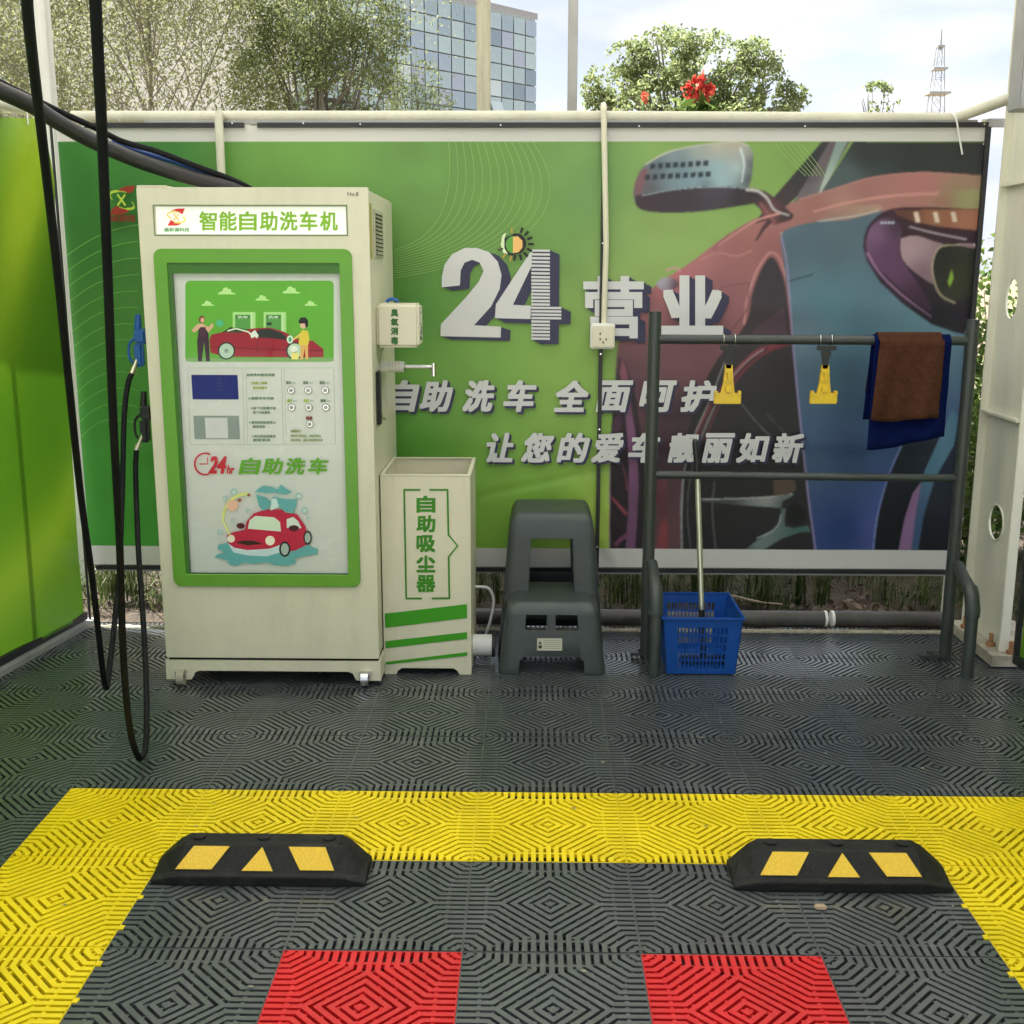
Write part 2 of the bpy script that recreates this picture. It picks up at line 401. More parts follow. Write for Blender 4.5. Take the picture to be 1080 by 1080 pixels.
for y0 in np.arange(-3, 2.3, .5):
    b.tube([(LX(y0)-.03,y0,.0),(LX(y0)-.03,y0,2.09)], .014, 8)
b.build('back_frame', M_greysteel, t)
for y0 in (.6, 1.15, 1.7, 2.2):
    b = MB(); b.tube(smooth_path([(LX(y0)+.02,y0,2.03),(LX(y0)+.012,y0+.01,2.10),(LX(y0)-.03,y0,2.12),(LX(y0)-.045,y0,2.08)]), .003, 5); b.build('tie', M_white, t)
b = MB(); b.add([(LX(-1.4)-.03,-1.4,.0),(LX(2.4)-.03,2.4,.0),(LX(2.4)+.03,2.4,.0),(LX(-1.4)+.03,-1.4,.0),(LX(-1.4)-.03,-1.4,.022),(LX(2.4)-.03,2.4,.022),(LX(2.4)+.03,2.4,.022),(LX(-1.4)+.03,-1.4,.022)],
             [(0,1,2,3),(4,7,6,5),(3,2,6,7),(0,4,5,1),(0,3,7,4),(1,5,6,2)])
tag(b.build('floor_edge_strip', M_greysteel), 'grey metal strip along the floor under the left green sheet', 'edge strip', kind='structure')

RX = lambda y: 2.800-.14*(y-1.87)
t = thing('side_banner', 'green printed sheet wall on the right side beyond the steel column', 'banner wall', (RX(1.87), 1.87, 0))
me = side_sheet('sheet', RX, -3.2, 1.865, .06, 2.075, '', 4.0)
link('sheet', me, bpy.data.materials['backlit_green_sheet'], t, smooth=True)
b = MB(); b.box((RX(1.87)-.010,1.866,.03),(RX(1.87)+.010,1.882,2.08)); b.build('edge_batten', M_black, t)
b = MB(); y0,y1=-3.2,1.865
b.add([(RX(y0)-.012,y0,.03),(RX(y1)-.012,y1,.03),(RX(y1)-.012,y1,.06),(RX(y0)-.012,y0,.06),(RX(y0)+.012,y0,.03),(RX(y1)+.012,y1,.03),(RX(y1)+.012,y1,.06),(RX(y0)+.012,y0,.06)],
      [(0,3,2,1),(4,5,6,7),(3,7,6,2),(4,0,1,5),(1,2,6,5),(0,4,7,3)]); b.build('bottom_batten', M_black, t)
b = MB(); b.tube([(RX(-3.2)+.03,-3.2,2.09),(RX(1.87)+.03,1.87,2.09)], .019, 10); b.build('top_rail', M_creamdark, t)

# ================================================================== MAIN BANNER
BY = 2.42
bt = P(540, 133, BY)[2]; bb = P(540, 601, BY)[2]
bl = P(62, 400, BY)[0]-.01; br = P(1022, 350, BY)[0]+.012
BL, BR_, BT, BB = -.945, P(1020,370,BY)[0], 2.050, .255
bmap = lambda x, y: P(x, y, BY)
K_ = 1.10; KL = 1.36
def Z4(p): return (640+p[0]/2.571, 130+p[1]/2.571)
def Z1(p): return (620+p[0]/4.154, 320+p[1]/4.154)
shapes = []      # (polygon px, [(x,y,col)...])
def shp(pts, cols, f=Z4):
    if f is Z4: pts = [((p[0]+45 if p[0] >= 960 else p[0]), p[1]) for p in pts]
    pp = [f(p) for p in pts]; cc = [(*f(c[:2]), *lin(c[2])) for c in cols]
    shapes.append((np.array(pp), np.array(cc)))
def stroke(pts, w, col, f=Z4):
    pp = [np.array(f(p)) for p in smooth_path(pts, 6)]; ws = np.linspace(w[0], w[1], len(pp)) if isinstance(w, tuple) else [w]*len(pp)
    L_, R_ = [], []
    for i, p in enumerate(pp):
        tt = pp[min(i+1, len(pp)-1)]-pp[max(i-1, 0)]; tt = tt/(np.linalg.norm(tt)+1e-9); n_ = np.array([-tt[1], tt[0]])
        L_.append(p+n_*ws[i]/2); R_.append(p-n_*ws[i]/2)
    # one quad per segment keeps curved strokes free of self-overlap
    for i in range(len(pp)-1):
        shapes.append((np.array([L_[i], L_[i+1], R_[i+1], R_[i]]), np.array([(pp[i][0], pp[i][1], *lin(col))])))
# car body
shp(smooth_path([(20,1160),(18,900),(22,700),(34,580),(60,520),(100,470),(150,425),(185,405),(230,375),(330,300),(410,255),(470,235),(520,205),(620,175),(720,145),(850,133),(985,140)],4)+[(1000,1160)],
    [(250,370,(170,98,100)),(400,290,(160,92,88)),(560,225,(155,95,88)),(850,165,(175,102,100)),(700,175,(160,98,94)),(945,215,(152,128,88)),(660,238,(165,118,102)),(150,600,(112,68,78)),(320,450,(148,84,90)),(100,520,(150,85,90)),(60,700,(100,62,75)),(220,800,(66,44,58)),(440,330,(150,85,85)),(250,600,(112,66,76)),(120,900,(60,35,50)),(185,410,(185,90,100))])
shp(smooth_path([(880,215),(930,188),(985,180),(985,228),(900,226)],4), [(890,222,(160,105,85)),(985,205,(150,148,84))])
shp([(560,268),(600,245),(680,225),(740,220),(752,232),(700,244),(640,262)], [(600,255,(150,108,98)),(720,228,(168,130,108))])
# side window, pillar, windscreen
shp([(400,272),(440,215),(583,50),(606,50),(515,200),(490,222),(440,262)], [(450,240,(60,45,52)),(560,90,(45,48,50))])
shp([(506,216),(604,50),(660,50),(578,190),(540,200)], [(560,140,(92,74,84)),(620,60,(95,80,88)),(590,170,(110,110,115))])
shp([(622,50),(652,50),(586,188),(575,190)], [(635,60,(125,145,140)),(585,185,(160,175,165))])
shp(smooth_path([(578,192),(620,176),(720,146),(850,134),(985,142)],4)+[(990,50),(668,50)], [(700,80,(42,48,46)),(900,110,(46,50,50)),(650,150,(72,86,88)),(850,70,(38,44,42))])
stroke([(520,207),(620,177),(720,147),(850,134),(985,141)], 1.2, (185,120,110))
# mirror
shp(smooth_path([(78,220),(72,190),(80,150),(105,112),(170,76),(270,56),(350,50),(385,62),(397,90),(394,140),(384,178)],4)+[(290,174),(180,180),(100,196)],
    [(300,120,(138,168,182)),(310,155,(150,178,188)),(240,150,(122,150,162)),(200,118,(96,120,132)),(140,120,(84,102,114)),(200,160,(110,136,148)),(250,72,(150,160,155)),(180,84,(120,136,140)),(300,60,(182,176,150)),(350,60,(178,160,128)),(84,165,(120,78,88)),(388,110,(46,48,56)),(385,150,(50,54,62)),(355,120,(168,192,196)),(360,90,(150,160,160)),(120,180,(80,90,100)),(270,172,(90,112,122))])
shp([(82,150),(96,128),(112,122),(92,190),(80,196)], [(90,160,(130,80,92))])
shp(smooth_path([(76,196),(100,192),(180,178),(290,170),(384,174),(412,186),(432,190),(410,214),(350,226),(250,240),(160,243),(100,237),(78,222)],4), [(90,215,(62,44,56)),(200,210,(58,46,58)),(300,180,(70,60,75)),(380,200,(45,40,48))])
for yy, xa, xb in ((108,118,270),(137,104,288)):
    for xx in np.arange(xa, xb, 20.5):
        sl = (270-xx)*.055 if yy == 108 else (288-xx)*.05
        shp([(xx,yy-7+sl),(xx+14,yy-7.6+sl),(xx+13,yy+7+sl),(xx-1,yy+8+sl)], [(xx,yy,(38,48,60))])
shp([(362,215),(372,178),(400,176),(430,184),(460,205),(508,250),(500,262),(455,276),(430,262),(415,232),(395,215)], [(400,190,(48,40,48)),(480,250,(52,40,48)),(440,255,(120,60,62))])
stroke([(95,196),(180,180),(290,172),(382,176)], .9, (150,170,175))
stroke([(104,112),(170,77),(270,57),(350,51),(384,62)], 1.1, (196,190,172))
stroke([(362,66),(372,110),(366,160)], (2.5,1.2), (190,208,210))
stroke([(378,180),(410,184),(436,205),(455,235),(495,250)], (3.2,1.2), (188,180,184))
stroke([(415,215),(440,250),(455,272)], (2.5,4), (135,70,72))
# body highlights and creases
stroke([(300,332),(360,292),(410,262),(470,244)], (1.0,2.2), (205,128,122))
stroke([(470,300),(520,280),(600,262),(680,250),(740,236)], 1.0, (176,190,190))
stroke([(445,262),(425,285),(405,318)], (6,2), (72,42,50))
stroke([(250,372),(300,352),(350,360),(395,345)], (.8,1.4), (196,118,112))
stroke([(560,240),(660,214),(780,196),(900,190)], (2,4), (196,128,118))
# wheel arch
stroke([(372,545),(380,480),(402,410),(425,370),(445,350),(468,366),(486,420)], (2.2,1.4), (200,126,128))
arch = smooth_path([(200,1160),(204,950),(214,860),(250,740),(300,640),(362,565),(385,520),(392,470),(410,415),(428,380),(445,362),(462,378),(482,430),(492,500),(500,580),(520,720),(540,860),(556,1000),(570,1160)],4)
shp(arch, [(440,450,(52,44,54)),(440,600,(44,42,46)),(300,800,(40,36,40)),(450,800,(38,38,42)),(250,1000,(30,28,32)),(480,1000,(32,32,36)),(430,540,(66,50,60))])
shp([(395,560),(480,500),(493,600),(400,600)], [(420,580,(80,55,70))])
stroke([(476,604),(420,612),(370,650),(310,720),(262,800),(238,860)], (5,2), (128,44,58))
stroke([(440,604),(390,640),(330,710),(284,780),(250,850)], (3,1.5), (95,35,50))
# blue wing
shp(smooth_path([(470,312),(486,288),(560,268),(650,262),(745,238)],3)+[(985,300),(985,1160),(562,1160),(545,1010),(522,800),(505,620),(494,480)],
    [(560,320,(76,98,112)),(620,300,(80,100,112)),(600,500,(80,120,135)),(850,560,(90,126,140)),(620,700,(62,92,112)),(660,900,(44,68,105)),(640,1100,(34,58,112)),(800,1000,(66,88,155)),(540,560,(92,116,132)),(770,900,(56,82,125)),(740,1120,(70,80,140)),(560,900,(60,86,120))])
stroke([(473,305),(488,380),(496,480),(507,620),(524,800),(546,1010),(566,1160)], 1.7, (142,128,178))
stroke([(494,428),(560,410),(640,388),(702,376)], 1.3, (34,46,56))
stroke([(700,376),(640,388),(560,411)], .7, (110,140,150))
# right lower dark intake
pxs = lambda p: p
shp([(951,468),(938,499),(926,541),(920,590),(1012,590),(1014,440),(975,455)], [(940,560,(16,20,28)),(1000,480,(24,36,52))], pxs)
shp([(1004,432),(992,460),(974,500),(964,540),(958,590),(967,590),(974,545),(986,505),(1006,470),(1012,440)], [(990,470,(78,120,145)),(965,560,(60,85,120))], pxs)
shp([(946,590),(954,548),(963,520),(972,508),(966,540),(960,590)], [(955,570,(140,98,150))], pxs)
stroke([(951,470),(938,500),(926,542),(920,588)], 1.4, (120,135,190), pxs)
# headlight
shp(smooth_path([(695,335),(700,300),(715,270),(750,240),(800,228),(900,228),(985,234)],4)+[(988,580),(945,568),(880,545),(800,488),(740,430),(706,375)], [(800,400,(42,22,44)),(900,520,(26,22,34)),(850,280,(60,26,40)),(740,340,(62,34,62))])
shp(smooth_path([(703,330),(712,290),(740,262),(775,258),(800,290),(792,330),(800,370),(835,420),(865,470),(880,510),(820,470),(750,405),(710,365)],4), [(730,300,(120,78,120)),(760,360,(98,52,98)),(850,490,(60,30,58)),(780,280,(70,40,70))])
stroke([(706,350),(740,405),(800,465),(880,525)], (3,1), (150,100,150))
shp([(775,234),(975,234),(980,292),(900,280),(830,266),(790,250)], [(800,245,(95,52,38)),(900,255,(150,88,52)),(970,270,(165,98,62))])
for xx in (832, 884, 932):
    shp([(xx,240),(xx+12,240),(xx+18,268),(xx+6,268)], [(xx,250,(215,190,165))])
stroke([(820,280),(890,298),(975,315)], (1.4,1.8), (165,150,165))
shp(smooth_path([(798,312),(840,305),(905,325),(975,328),(970,345),(900,345),(884,375),(884,410),(895,440),(850,415),(806,375),(796,340)],4), [(820,340,(172,138,150)),(860,400,(120,90,104)),(900,335,(140,110,120)),(850,320,(160,126,138))])
shp([(930+48*math.cos(a), 405+84*math.sin(a)) for a in np.linspace(0,6.28,30)], [(900,400,(26,26,26)),(940,420,(40,46,24))])
stroke([(960,330),(905,335),(884,375),(886,420),(905,465),(945,488)], 1.5, (165,150,120))
shp([(925,430),(935,395),(940,420),(930,445)], [(930,420,(120,160,40))])
for dx in (0,10,20,30): shp([(742+dx,268),(748+dx,266),(750+dx,271),(744+dx,273)], [(745,270,(180,190,215))])
# wheel
stroke([(600,255),(540,410),(480,545),(440,650),(418,770),(410,920),(412,1080)], (1.0,2.0), (140,140,140), Z1)
stroke([(560,450),(500,590),(462,700),(443,800),(436,920),(450,1080)], 1.0, (90,92,92), Z1)
stroke([(900,170),(800,205),(720,260),(640,350),(570,460),(510,600)], (3.2,1.4), (112,36,52), Z1)
stroke([(770,200),(700,250),(620,340),(545,470),(490,600)], (1.4,.7), (150,135,140), Z1)
stroke([(555,780),(545,900),(560,1080)], 1.6, (88,90,90), Z1)
shp([(490,858),(640,856),(790,848),(880,832),(905,838),(850,868),(845,930),(838,970),(800,1000),(740,1040),(680,1085),(760,1085),(850,1030),(930,1002),(975,1000),(965,972),(900,985),(862,975),(862,940),(868,900),(800,892),(620,880),(500,868)],
    [(600,865,(58,64,64)),(780,870,(135,142,140)),(850,900,(80,92,92)),(740,1050,(110,128,126)),(930,990,(66,100,98)),(700,1080,(70,84,84))], Z1)
stroke([(500,857),(640,856),(790,848),(895,834)], 1.0, (175,180,178), Z1)
stroke([(845,925),(838,962),(806,998),(740,1030)], 1.0, (170,180,178), Z1)
shp([(910+44*math.cos(a), 925+46*math.sin(a)) for a in np.linspace(0,6.28,24)], [(910,925,(16,18,20))], Z1)
shp([(812,768),(905,765),(912,815),(880,838),(815,845)], [(850,800,(84,66,54))], Z1)
stroke([(660,425),(730,510),(805,590)], (1.0,.8), (105,100,100), Z1)
stroke([(780,480),(835,540),(885,585)], .7, (92,90,92), Z1)
# lower-left purple bodywork
shp([(140,235),(120,330),(105,500),(95,800),(92,1090),(235,1090),(262,900),(250,700),(230,560),(215,430),(190,330),(165,260)], [(140,300,(62,44,56)),(130,800,(34,24,34)),(230,900,(38,26,34))], Z1)
shp(smooth_path([(150,240),(172,300),(185,420),(212,600),(222,800),(212,1000),(205,1090)],3)+[(165,1090),(178,900),(180,700),(168,520),(158,400),(140,300)], [(165,300,(140,70,90)),(195,600,(128,74,120)),(195,900,(112,66,108))], Z1)
shp([(110,520),(140,470),(150,520),(140,560),(112,566)], [(130,520,(80,40,70))], Z1)
stroke([(105,850),(135,885),(170,925)], (2,3.5), (150,50,72), Z1)
stroke([(120,1060),(150,1030),(180,1015)], (4,5), (120,50,96), Z1)
stroke([(150,700),(165,760),(172,820)], (1,2), (120,50,70), Z1)
shp([(290,780),(345,770),(350,1085),(300,1085),(322,950),(300,860)], [(320,900,(92,40,56)),(325,1000,(140,50,60))], Z1)
stroke([(100,560),(96,800),(94,1085)], 1.2, (150,110,130), Z1)
shp([(165+30*math.cos(a), 436+18*math.sin(a)) for a in np.linspace(0,6.28,20)], [(150,430,(160,150,170)),(190,440,(90,50,70))])
stroke([(160,400),(185,392),(200,402)], 1.5, (215,120,150))
stroke([(215,560),(300,455),(385,432)], 1.0, (118,66,76)); stroke([(385,432),(380,500),(350,545),(300,600)], 1.2, (105,60,72))
stroke([(330,300),(300,330),(290,345)], 1.0, (130,76,80))

# raster the print onto a fine mesh
def banner_sheet():
    dx = .0042
    xs = np.arange(BL, BR_+dx, dx); zs = np.arange(BB, BT+dx, dx); nx, nz = len(xs), len(zs)
    XX, ZZ = np.meshgrid(xs, zs, indexing='ij')
    def topx(X, Z):
        d0 = X-CX; d1 = BY-CY; d2 = Z-CH
        zz = d0*_f[0]+d1*_f[1]+d2*_f[2]
        return 540+CF*(d0*_r[0]+d1*_r[1]+d2*_r[2])/zz, 540-CF*(d0*_u[0]+d1*_u[1]+d2*_u[2])/zz
    gp = [(80,200,(46,112,38)),(80,500,(60,140,45)),(150,150,(50,118,40)),(300,165,(98,146,58)),(450,180,(98,142,66)),(430,330,(80,138,52)),(560,250,(102,146,66)),(620,200,(104,146,78)),(430,460,(84,150,44)),
          (600,400,(126,166,66)),(560,540,(118,168,48)),(520,590,(120,172,46)),(640,560,(160,190,70)),(700,240,(132,162,86)),(800,150,(118,152,74)),(130,560,(64,146,48)),(680,330,(134,160,84)),(500,400,(108,156,56))]
    ga = np.array([(a,b,*lin(c)) for a,b,c in gp])
    acc = np.zeros((nx, nz, 3))
    offs = [(-.25,-.25),(.25,-.25),(-.25,.25),(.25,.25)]
    for ox, oz in offs:
        px, py = topx(XX+ox*dx, ZZ+oz*dx)
        w = 1/((px[...,None]-ga[:,0])**2+(py[...,None]-ga[:,1])**2+900)**1.5
        col = (w[...,None]*ga[:,2:]).sum(2)/w.sum(2)[...,None]
        # soft diagonal tone bands of the print
        for pts, cc in shapes:
            x0,y0 = pts.min(0); x1,y1 = pts.max(0)
            bmk = (px>=x0)&(px<=x1)&(py>=y0)&(py<=y1)
            ii = np.nonzero(bmk)
            if not len(ii[0]): continue
            qx, qy = px[ii], py[ii]; ins = np.zeros(len(qx), bool); n = len(pts)
            for a in range(n):
                xa,ya = pts[a]; xb,yb = pts[(a+1)%n]
                if ya == yb: continue
                cnd = ((ya > qy) != (yb > qy)) & (qx < (xb-xa)*(qy-ya)/(yb-ya)+xa); ins ^= cnd
            ii = (ii[0][ins], ii[1][ins]); qx, qy = qx[ins], qy[ins]
            if len(cc) == 1: col[ii] = cc[0,2:]
            else:
                w = 1/((qx[:,None]-cc[:,0])**2+(qy[:,None]-cc[:,1])**2+50)**1.25
                col[ii] = (w[:,:,None]*cc[:,2:]).sum(1)/w.sum(1)[:,None]
        acc += col
    col = acc/4*K_
    lum = (col*np.array([.25,.65,.10])).sum(-1,keepdims=True); col = lum+(col-lum)*np.where(col[...,1:2] > col[...,0:1]*1.25, .95, .74)
    # ink spread of the large format print, and its slight unevenness
    kx = np.exp(-.5*(np.arange(-4,5)/.62)**2); kx /= kx.sum(); cp = col.copy()
    for ax in (0,1):
        acc2 = np.zeros_like(cp)
        for d_, w_ in zip(range(-4,5), kx): acc2 += np.roll(cp, d_, axis=ax)*w_
        cp = acc2
    col = cp
    g1 = np.random.default_rng(5).normal(size=(40,20)); 
    fi = np.linspace(0,38.99,nx); fj = np.linspace(0,18.99,nz); i0 = fi.astype(int); j0 = fj.astype(int); a1 = (fi-i0)[:,None]; b1 = (fj-j0)[None,:]
    a1 = a1*a1*(3-2*a1); b1 = b1*b1*(3-2*b1)
    nm_ = (g1[i0][:,j0]*(1-a1)+g1[i0+1][:,j0]*a1)*(1-b1)+(g1[i0][:,j0+1]*(1-a1)+g1[i0+1][:,j0+1]*a1)*b1
    col = col*(1+.045*nm_[...,None])
    # plain vinyl margin
    zt, zb = P(540,149,BY)[2], P(540,578,BY)[2]; xr = P(1007,520,BY)[0]; xl = BL+.004
    marg = (ZZ > zt)|(ZZ < zb)|(XX > xr)|(XX < xl)
    col[marg] = (.62,.61,.57)
    # gentle ripples in the hung vinyl
    V = np.zeros((nx, nz, 3)); V[...,0] = XX; V[...,2] = ZZ
    X, Z = XX, ZZ
    rip = .0016*np.sin(X*5.1+Z*1.7)+.0009*np.sin(X*11.3-Z*4.1+1)+.0008*np.sin(X*2.2+Z*9.5)
    d = X-1.235
    rip += .003*np.exp(-(np.abs(d)/.07))*np.sin((Z+d*1.6)*42)*np.clip((.75-Z)/.45, 0, 1)      # puckers at the seam
    rip += .003*np.exp(-((X-.95)/.35)**2)*np.exp(-((Z-.62-.22*(X-1.0))/.02)**2)
    V[...,1] = BY+rip
    idx = np.arange(nx*nz).reshape(nx, nz)
    Fc = np.stack([idx[:-1,:-1], idx[1:,:-1], idx[1:,1:], idx[:-1,1:]], -1).reshape(-1,4)
    me = bpy.data.meshes.new('sheet'); nf = len(Fc)
    me.vertices.add(nx*nz); me.vertices.foreach_set('co', V.reshape(-1))
    me.loops.add(nf*4); me.loops.foreach_set('vertex_index', Fc.reshape(-1).astype(np.int32))
    me.polygons.add(nf); me.polygons.foreach_set('loop_start', np.arange(0, nf*4, 4, dtype=np.int32)); me.polygons.foreach_set('loop_total', np.full(nf, 4, np.int32))
    me.update(calc_edges=True)
    ca = me.color_attributes.new('Col', 'FLOAT_COLOR', 'POINT'); rgba = np.ones((nx*nz,4), np.float32); rgba[:,:3] = col.reshape(-1,3); ca.data.foreach_set('color', rgba.reshape(-1))
    me.update(); return me
ban = thing('wall_banner', 'wide green vinyl banner printed with a sports car and white Chinese slogans', 'banner', ((BL+BR_)/2, BY, BB))
M_ban = vmat('banner_vinyl', .42, trans=.04, spec=.35)
link('sheet', banner_sheet(), M_ban, ban, smooth=True)
# lettering of the banner
M_ink = vmat('banner_ink', .42, spec=.35)
pr = Print(lambda x, y: P(x, y, BY-.0072), (0,-1,0), .0, .00003)
NAVY = (44,44,68); WH = (184,184,184)
def curve_line(p0, p1, p2, p3, w=.9, col=(140,182,96)): pr.line(bez(p0,p1,p2,p3,18), w*.9, col, 1.12)
for k in range(13):
    t_ = k/12
    curve_line((473+t_*88,149), (478+t_*125,205), (470+t_*115,250+t_*18), (416,263+t_*30), .8, (132,172,92))
for k in range(13):
    y0 = 262+k*16
    curve_line((70+k*1.2,y0+8), (86+k,y0-4), (108,y0-20), (146,y0-25+k*1.5), .7, (120,180,84))
for k in range(0): curve_line((686+k*13,149), (700+k*12,165), (712+k*10,172), (735+k*6,178), .6, (150,180,104))
for k in range(6): curve_line((818+k*5,150), (826+k*6,165), (842+k*5,178), (850+k*4,186), .6, (140,175,100))
# 2 and 4
def dig2(dx, dy):
    o = smooth_path([(467,303),(466,290),(473,275),(487,263),(503,261),(520,266),(528,280),(529,298),(523,317),(510,336),(500,351)],4)
    return [(x+dx,y+dy) for x,y in [(485.5,301.5),(467,303)]+o[1:]+[(488,345),(528,345),(528.5,356),(464.5,354.5),(465,342),(497,305),(508,291),(509,282),(505,275),(497,274.5),(489,280),(486,292)]]
def two(dx, dy, col):
    out = [(x+dx, y+dy) for x, y in
      [(466,303),(466,292),(469,279),(477,268),(490,261.5),(503,261.5),(516,266),(525,276),(529,290),(527,305),(518,323),(500,343),(528.5,344.5),(528,356),(464.5,354.5),(465,342),(492,313),(505,297),(510,286),(506,277),(498,274),(490,277),(486,285),(485,301)]]
    pr.poly(out, col, KL)
def four(dx, dy, col, stripes=False):
    f = lambda a: [(x+dx,y+dy) for x,y in a]
    pr.poly(f([(561,263.5),(560.5,281),(541,321.5),(560,322.5),(559.5,336.5),(522,335.5),(523,321)]), col, KL)
    if not stripes:
        pr.poly(f([(560,263),(580,263),(579.5,323),(592,323.5),(591.5,337),(579.5,337),(579,358),(559.5,358)]), col, KL)
    else:
        y = 263
        while y < 358:
            x1 = 592 if 323 <= y <= 336 else 580
            pr.poly(f([(560.4,y),(x1,y+.3),(x1,y+2.7),(560.4,y+2.4)]), col, KL); y += 4.0 if y < 290 else 3.6
for s_ in (2,4,6,8): two(s_*1.25, s_*.45, NAVY)
for s_ in (2,4,6,8): four(s_*1.25, s_*.62, NAVY)
two(0,0,WH); four(0,0,WH,True)
# half sun half moon
pr.ell(539,259,9.5,10.5,(34,36,40)); pr.ell(545,257,10,11,(40,36,34)); pr.ell(541,258,7.5,9,(84,140,56),k=KL)
pr.poly([(541,250),(546,249),(551,254),(551,261),(547,266),(541,267)], (205,160,95), 1.5)
pr.poly([(530,248),(534,245),(532,252),(532,262),(536,268),(531,267),(528,258)], (185,200,160), 1.5)
for a in range(-70, 100, 24): pr.line([(545+12*math.cos(R(a)), 257+12*math.sin(R(a))),(545+18*math.cos(R(a)), 257+18*math.sin(R(a)))], 2.6, (36,34,36))
for a in (100,130,160,-95): pr.line([(541+11*math.cos(R(a)), 258+12*math.sin(R(a))),(541+17*math.cos(R(a)), 258+18*math.sin(R(a)))], 1.8, (195,160,80) if a != 160 else (60,60,50))
# big words
def word(ch, box, bold, sh=(8,5), shear=0, col=WH):
    for s_ in (.35,.7,1.0): pr.text(ch, (box[0]+sh[0]*s_, box[1]+sh[1]*s_, box[2]+sh[0]*s_, box[3]+sh[1]*s_), NAVY, shear, bold, KL)
    pr.text(ch, box, col, shear, bold, KL)
word('营', (617,293,677,355), 1.9); word('业', (700,293,760,351), 2.6)
for ch, cx in zip('自助洗车', (424,460,505,548)): word(ch, (cx-14,402,cx+15,433), 1.2, (2.6,2.6), .22)
for ch, cx in zip('全面呵护', (603,647,693,736)): word(ch, (cx-16,402,cx+16,433), 1.2, (2.6,2.6), .22)
for ch, cx in zip('让您的爱车靓丽如新', (528,567,605,641,679,720,756,793,830)): word(ch, (cx-14,457,cx+14,486), 1.1, (2.4,2.4), .22)
def logo(pr, x, y, s, k=1.5, red=(125,38,26), yel=(150,172,60)):
    """red wings over and under a yellow ring with an X"""
    f = lambda a: [(x+u*s, y+v*s) for u, v in a]
    pr.poly(f([(-.1,-.55),(.15,-.72),(.5,-.85),(.98,-.85),(.92,-.62),(.75,-.42),(.5,-.42),(.2,-.5)]), red, k)
    pr.poly(f([(-.55,.9),(-.42,.55),(-.2,.40),(.1,.45),(.4,.6),(.65,.72),(.3,.88),(-.1,.93)]), red, k)
    pr.line(f(bez((.45,-.45),(-.2,-.6),(-.85,-.55),(-.42,.0),10)), [.05*s]*3+[.16*s]*4+[.05*s]*3, yel, k)
    pr.line(f(bez((-.0,.45),(.5,.65),(1.25,.65),(.78,.12),10)), [.05*s]*3+[.16*s]*4+[.05*s]*3, yel, k)
    pr.line(f([(-.1,-.32),(.40,.36)]), .12*s, yel, k); pr.line(f([(.38,-.32),(-.1,.36)]), .12*s, yel, k)
logo(pr, 128, 211, 17)
pr.text('鑫新源科技', (117,227,145,234), (110,48,30), 0, .3, 1.3)
for ch in (): pass
pr.build('lettering', M_ink, ban)
# battens
b = MB(); z = P(540,130,BY-.01)[2]
def strip_px(b, pts, w, y0, y1):
    pass
b.box((P(90,128,BY)[0], BY-.016, 2.043), (P(258,131,BY)[0], BY-.004, 2.062)); b.box((P(272,131,BY)[0], BY-.016, 2.043), (P(1046,131,BY)[0], BY-.004, 2.062))
b.build('top_batten', M_black, ban)
b = MB(); b.box((BL+.03, BY-.015, .236), (BR_+.012, BY-.003, .2545)); b.build('bottom_batten', M_black, ban)
b = MB(); b.box((BL+.02, BY-.010, .228), (BR_+.012, BY+.006, .2345)); b.build('bottom_lip', M_greysteel, ban)
b = MB(); b.box((BR_-.003, BY-.017, .256), (BR_+.016, BY-.004, 2.042)); b.build('side_batten', M_black, ban)
b = MB(); x = P(633,400,BY)[0]; b.box((x-.009, BY-.022, .256), (x+.007, BY-.0105, 2.042)); b.build('seam_batten', M_black, ban)
for i, (sx, sy) in enumerate([(126,127),(380,131),(528,132),(674,133),(849,133),(245,130),(320,130),(1038,131),(1037,152),(1027,258),(1018,350)]):
    p = P(sx, sy, BY-.018); s = MB(); s.tube([(p[0],BY-.013,p[2]),(p[0],BY-.0205,p[2])], .0035, 8); s.build('screw', M_chrome, ban)
for zz in (.35,.85,1.16,1.6):
    s = MB(); s.tube([(x-.001,BY-.02,zz),(x-.001,BY-.026,zz)], .0035, 8); s.build('screw', M_chrome, ban)
# frame carrying the banner
fr = thing('banner_frame', 'cream pipe frame with top rail and legs holding the wall banner', 'pipe frame', (.9, 2.47, 0))
b = MB(); b.tube([(-.90,2.475,2.093),(1.1,2.475,2.092),(2.66,2.475,2.083)], .023, 14); b.build('top_pipe', M_creamdark, fr)
b = MB(); b.box((-.6,2.445,2.062),(2.70,2.462,2.076)); b.build('backing_rail', M_greysteel, fr)
b = MB(); b.tube([(2.62,2.47,2.085),(2.76,2.28,2.135),(2.80,1.98,2.15)], .021, 12); b.build('corner_pipe', M_creamdark, fr)
for x_ in (2.745,):
    b = MB(); b.tube([(x_,2.475,.0),(x_,2.475,2.08)], .019, 12); b.build('leg', M_creamdark, fr)
b = MB(); p = P(229,113,2.36); b.tube([(p[0],2.375,2.083),(p[0],2.375,.02)], .0165, 12); b.tube([(p[0],2.375,2.09),(p[0],2.47,2.09)], .0165, 12); b.build('leg', M_creamdark, fr)
b = MB(); b.box((P(1040,131,2.43)[0],2.40,2.045),(2.80,2.43,2.075)); b.build('bracket', M_greysteel, fr)
b = MB(); b.tube(smooth_path([P(1002,119,2.44),P(1008,124,2.40),P(1011,140,2.395),P(1015,163,2.395)]), .0035, 6); b.build('cable_tie', M_white, fr)
